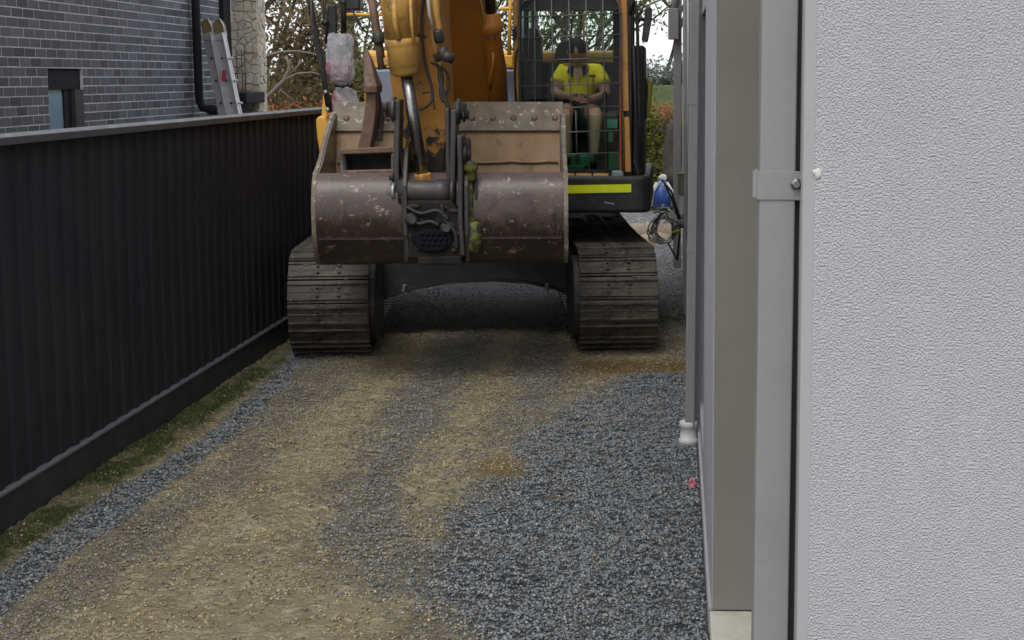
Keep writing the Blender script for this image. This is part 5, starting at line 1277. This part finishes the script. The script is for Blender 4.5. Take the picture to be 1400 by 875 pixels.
MB().beam(hc+V(-.024, -.094, -.055), hc+V(.024, -.094, -.055), .008, .006).build('mouth', pmat('lips', (.22,.08,.07), .1, 20, .5), hdo, .002)
cp = MB(); n, m = 24, 8; vs = []
for i in range(m+1):
    ph = math.pi*.56*i/m
    for k_ in range(n): t = 2*math.pi*k_/n; vs.append(hc+V(.084*math.sin(ph)*math.cos(t), .104*math.sin(ph)*math.sin(t)+.006, .124*math.cos(ph)+.004))
cp.add(vs, [(i*n+k_, (i+1)*n+k_, (i+1)*n+(k_+1) % n, i*n+(k_+1) % n) for i in range(m) for k_ in range(n)], True)
cp.build('cap', M['hair'], hdo)
# shirt, collar, shorts
up = Vector((0, 0, 1)); uaL = shL.lerp(elL, .62); uaR = shR.lerp(elR, .62)
shirt = skin('shirt', [[(P_(hip+V(0, -.01, .0)), (.165, .14)), (P_(hip.lerp(chest, .5)), (.17, .135)), (P_(chest), (.175, .13)), (P_(neck+V(0, 0, -.02)), (.085, .08))],
    [(P_(chest), (.175, .13)), (P_(shL+V(.01, 0, -.005)), .085), (P_(shL.lerp(elL, .4)), .078), (P_(uaL), .084)],
    [(P_(chest), (.175, .13)), (P_(shR+V(-.01, 0, -.005)), .085), (P_(shR.lerp(elR, .4)), .078), (P_(uaR), .084)]], M['shirt'], pr_)
for s_ in (-1, 1):
    MB().prism([neck+V(s_*.082, -.02, .035), neck+V(s_*.035, -.10, .02), neck+V(s_*.045, -.145, -.075), neck+V(s_*.098, -.115, -.03)], (0, .012, 0)).build('collar', M['navy'], shirt, .004)
MB().prism([neck+V(-.04, -.125, .0), neck+V(.04, -.125, .0), neck+V(.002, -.150, -.14)], (0, .006, 0)).build('open_neck', M['skin'], shirt)
MB().box((neck.x+.10, chest.y-.146, chest.z+.045), (neck.x+.155, chest.y-.140, chest.z+.062)).build('chest_logo', M['navy'], shirt)
skin('shorts', [[(P_(hip+V(0, .02, -.01)), (.17, .13)), (P_(hipL), .115), (P_(hipL.lerp(knL, .75)), .09)], [(P_(hip+V(0, .02, -.01)), (.17, .13)), (P_(hipR), .115), (P_(hipR.lerp(knR, .62)), .09)]], M['shorts'], pr_)
for a_ in (anL, anR): MB().ball(a_+V(0, -.06, -.03), (.05, .13, .05), 12, 8).build('boot', M['black'], pr_)
MB().beam(hL+V(.02, -.03, .02), hR+V(-.0, -.03, .02), .012, .03).build('mobile_phone', M['black'], None, .004, label='slim dark phone held in both hands of the cab operator', cat='phone')

# ------------------------------------------------------------------ vegetation
def leafmat(nm_, cols):
    k = NT(nm_); gi = k.n('ShaderNodeNewGeometry'); n = len(cols)
    c = k.ramp(gi.outputs['Random Per Island'], [(i/(n-1), cc_) for i, cc_ in enumerate(cols)]); k.setc(c); k.rough(.6)
    k.b.inputs['Subsurface Weight'].default_value = 0
    tr = k.n('ShaderNodeBsdfTranslucent'); k.l(c, tr.inputs[0]); mx = k.n('ShaderNodeMixShader'); mx.inputs[0].default_value = .5
    k.l(k.b.outputs[0], mx.inputs[1]); k.l(tr.outputs[0], mx.inputs[2]); k.l(mx.outputs[0], k.t.nodes['Material Output'].inputs[0]); return k.m
def lc(*c): return [tuple(min(1, v*1.5) for v in q) for q in c]
ML = {'olive': leafmat('olive_leaf', lc((.035,.042,.016), (.085,.10,.032), (.16,.17,.06), (.10,.055,.03))),
      'brown': leafmat('brown_leaf', lc((.05,.035,.022), (.11,.07,.04), (.17,.11,.06), (.08,.075,.035))),
      'green': leafmat('green_leaf', lc((.03,.06,.02), (.07,.11,.035), (.13,.17,.06), (.17,.20,.07))),
      'ivy': leafmat('yellow_green_leaf', [(.06,.08,.02), (.17,.20,.04), (.30,.31,.07), (.24,.17,.05)]),
      'red': leafmat('red_leaf', [(.22,.06,.04), (.38,.13,.07), (.42,.24,.09), (.18,.14,.05)]),
      'grey': leafmat('grey_leaf', lc((.09,.105,.09), (.16,.18,.155), (.24,.26,.23), (.12,.12,.10)))}
M['bark'] = pmat('bark', (.055,.045,.038), .3, 10, .9, bump=.5, bscale=20, bdist=.01)
M['palebark'] = pmat('pale_bark', (.17,.15,.12), .25, 8, .9, bump=.4, bscale=20)
def leaves(nm_, pts, n, sz, spread, mat, par, seed):
    rng = np.random.RandomState(seed); pts = np.array(pts); ci = rng.randint(0, len(pts), n)
    c = pts[ci]+rng.normal(0, spread, (n, 3))
    a = rng.normal(0, 1, (n, 3)); a /= np.linalg.norm(a, axis=1)[:, None]; b = np.cross(a, rng.normal(0, 1, (n, 3))); b /= np.linalg.norm(b, axis=1)[:, None]
    s = rng.uniform(.6, 1.3, n)[:, None]*sz
    vs = np.stack([c-a*s, c+b*s*.45, c+a*s, c-b*s*.45], 1)-np.array(rootloc(par))
    me = npmesh(nm_, vs.reshape(-1, 3), np.arange(n*4).reshape(-1, 4), 4); me.materials.append(mat)
    o = bpy.data.objects.new(nm_, me); col.objects.link(o); o.parent = par; return o
def tree(nm_, label, cat, base, H_, trunkr, spreadr, nleaf, lsz, lm, seed, bark='bark', lean=(0, 0), levels=4, low=.3, sp=.22, group=None):
    rg = random.Random(seed); r = empty(nm_, base, label, cat, group); mb = MB(); tips = []
    def grow(p, d, L, rad, lv):
        pts = [p]; q = p.copy(); dd = d.copy()
        for i in range(4):
            dd = (dd+V(rg.uniform(-.22, .22), rg.uniform(-.22, .22), rg.uniform(-.08, .16))).normalized(); q = q+dd*L/4; pts.append(q.copy())
        mb.tube(pts, rad, 5 if lv > 1 else 8, False, [rad*(1-.13*i) for i in range(5)])
        if lv >= 2: tips.extend([pts[2], pts[3], pts[4]])
        if lv < levels:
            for i in range(rg.choice((2, 3, 3)) if lv else 5):
                t = rg.uniform(low, 1) if lv == 0 else rg.uniform(.35, 1); j = min(int(t*4), 3); s_ = pts[j].lerp(pts[j+1], t*4-j)
                az = rg.uniform(0, 6.28); e = rg.uniform(.1, .9)
                nd = (dd*.5+V(math.cos(az), math.sin(az), e)).normalized()
                grow(s_, nd, L*rg.uniform(.5, .72), rad*.5, lv+1)
    grow(Vector(base), V(lean[0], lean[1], 1).normalized(), H_*.55, trunkr, 0)
    mb.build('trunk', M[bark], r)
    leaves('crown', [tuple(t) for t in tips], nleaf, lsz, sp, ML[lm], r, seed)
    return r
def gx_(px, Y): return at(px, 106, Y).x
T = [('bare_tree', 'thinly leaved brown tree right beside the stone pillar', 385, 30, 7.5, .12, 2.0, 11000, .055, 'olive', 1),
     ('bare_tree', 'olive leaved tree behind the black mirror stand', 440, 33, 8, .12, 2.0, 11000, .055, 'green', 2),
     ('leafy_tree', 'pale green tree seen above the orange engine hood', 505, 35, 9, .14, 2.0, 9500, .055, 'green', 3),
     ('leafy_tree', 'green tree seen between the boom cylinder and the cab', 692, 33, 8, .12, 2.0, 10000, .055, 'green', 5),
     ('bare_tree', 'grey-green tree seen through the left half of the cab rear window', 762, 34, 7.5, .12, 2.0, 6500, .05, 'olive', 6),
     ('leafy_tree', 'airy tree seen through the right half of the cab rear window', 822, 38, 9, .12, 2.0, 5200, .055, 'green', 8),
     ('bare_tree', 'almost bare tree rising above the side mirror against white sky', 905, 42, 9, .07, 2.0, 3600, .05, 'green', 9),
     ('bare_tree', 'tall brown tree standing over the brick house corner', 340, 36, 9, .14, 2.0, 9000, .055, 'brown', 12)]
for (nm_, lb, px, Y_, H_, tr_, sp_, nl, ls, lm, sd_) in T:
    tree(nm_, lb, 'tree', (gx_(px, Y_), Y_, 0), H_, tr_, sp_, nl, ls, lm, sd_, sp=.28 if lm != 'green' else .33)
# long pale branch reaching across the gap and the tree that carries it
pb = empty('branching_tree', (gx_(372, 26.5)-.5, 26.5, 0), 'low pale-barked tree whose long limb arches across the gap beside the pillar', 'tree')
yb2 = 26.5; mb = MB()
base_ = V(gx_(372, yb2)-.5, yb2, 0)
mb.tube([base_, base_+V(.02, 0, 1.0), at(352, 90, yb2), at(357, 60, yb2)], .06, 8, True, [.09, .08, .06, .04])
mb.tube([at(354, 84, yb2), at(369, 75, yb2), at(385, 71, yb2), at(405, 70, yb2), at(425, 73, yb2), at(440, 77, yb2)], .03, 7, True, [.035, .03, .026, .022, .018, .012])
mb.tube([at(355, 145, yb2), at(372, 126, yb2), at(388, 110, yb2), at(396, 92, yb2), at(391, 76, yb2)], .03, 7, True, [.05, .04, .035, .028, .02])
mb.tube([at(366, 133, yb2), at(385, 112, yb2), at(405, 101, yb2), at(425, 99, yb2), at(445, 104, yb2)], .03, 7, True, [.03, .028, .022, .018, .01])
mb.tube([at(388, 110, yb2), at(402, 96, yb2), at(412, 84, yb2)], .015, 6); mb.tube([at(378, 118, yb2), at(392, 130, yb2), at(405, 141, yb2)], .012, 6)
mb.build('trunk', M['palebark'], pb)
rg = random.Random(3); leaves('crown', [tuple(at(rg.uniform(362, 470), rg.uniform(20, 140), 27.0)) for _ in range(110)], 3600, .05, .22, ML['brown'], pb, 77)
def shrub(nm_, label, cat, x0, x1, Y_, z0, z1, n, sz, lm, seed, clumps=60, sp=.13, depth=.9):
    rg = random.Random(seed); r = empty(nm_, ((x0+x1)/2, Y_, 0), label, cat); mb = MB()
    pts = []
    for i in range(clumps):
        x_ = rg.uniform(x0, x1); t = rg.random(); hh = z1*(.82+.25*math.sin(x_*2.3+seed)*.5+rg.uniform(-.1, .1)); z_ = z0+(hh-z0)*t
        pts.append((x_, Y_+rg.uniform(0, depth), z_))
        if i % 3 == 0:
            b_ = V(x_+rg.uniform(-.2, .2), Y_+depth*.6, 0); mb.tube([b_, b_.lerp(V(*pts[-1]), .5)+V(rg.uniform(-.1, .1), 0, .05), pts[-1]], .012, 5)
    mb.build('stems', M['bark'], r); leaves('foliage', pts, n, sz, sp, ML[lm], r, seed); return r
L_ = lambda px, Y: gx_(px, Y)
shrub('shrub', 'orange-red shrub just above the fence beside the stone pillar', 'shrub', L_(362, 26), L_(450, 26), 26, .3, 2.15, 8500, .05, 'red', 1, 110)
shrub('hedge', 'dense olive hedge behind the red shrub at the fence end', 'hedge', L_(350, 29), L_(560, 29), 29, 0, 2.6, 32000, .055, 'olive', 2, 300, .17)
shrub('hedge', 'dark hedge closing the view behind the excavator cab', 'hedge', L_(560, 30), L_(868, 30), 30, 0, 2.4, 28000, .055, 'olive', 3, 260, .17)
shrub('ivy_hedge', 'yellow-green leafy hedge between the cab and the house wall', 'hedge', L_(862, 26.5), L_(960, 26.5), 26.5, 0, 2.02, 16000, .038, 'ivy', 4, 150, .11, .6)
shrub('shrub', 'small reddish shrub at the top of the yellow-green hedge by the wall', 'shrub', L_(905, 26.2), L_(926, 26.2), 26.2, 1.7, 2.1, 380, .035, 'red', 5, 10, .07, .3)
shrub('thicket', 'grey-green twiggy thicket above the grass bank behind the hedge', 'thicket', L_(860, 40), L_(975, 40), 40, 1.6, 3.15, 12000, .055, 'grey', 6, 160, .15, 1.2)
shrub('tree_line', 'distant grey-green tree line showing through the cab rear window', 'tree line', L_(640, 48), L_(875, 48), 48, 0, 3.1, 13000, .10, 'grey', 7, 200, .35, 2)
shrub('tree_line', 'distant brown tree line beyond the fence end on the left', 'tree line', L_(330, 46), L_(600, 46), 46, 0, 3.3, 16000, .10, 'olive', 8, 220, .35, 2)
mb = MB(); mb.prism([(-6, 30.5, 0), (6, 30.5, 0), (6, 30.5, 1.6), (-6, 30.5, 1.6)], (0, .1, 0))
gbk = MB().prism([(-14, 31.5, -.01), (-14, 36, 2.05), (-14, 60, 2.1), (-14, 60, -.01)], (30, 0, 0)).build('grass_bank', pmat('bank_grass', (.065,.09,.03), .3, 3, .9, bump=.8, bscale=30, bdist=.05), None, kind='structure')
mt = MB().tube([at(921, 252, 25.8), at(913, 235, 25.8), at(913, 205, 25.8), at(917, 180, 25.8), at(922, 165, 25.8)], .09, 10, True, [.14, .10, .08, .07, .06]).tube([at(914, 185, 25.8), at(905, 180, 25.8), at(900, 172, 25.8), at(893, 186, 25.8)], .02, 6).tube([at(907, 181, 25.8), at(911, 165, 25.8), at(914, 155, 25.8)], .015, 6)
mt.build('tree_stump', M['bark'], None, label='dark leaning stump with broken twigs in front of the hedge by the wall', cat='tree stump')
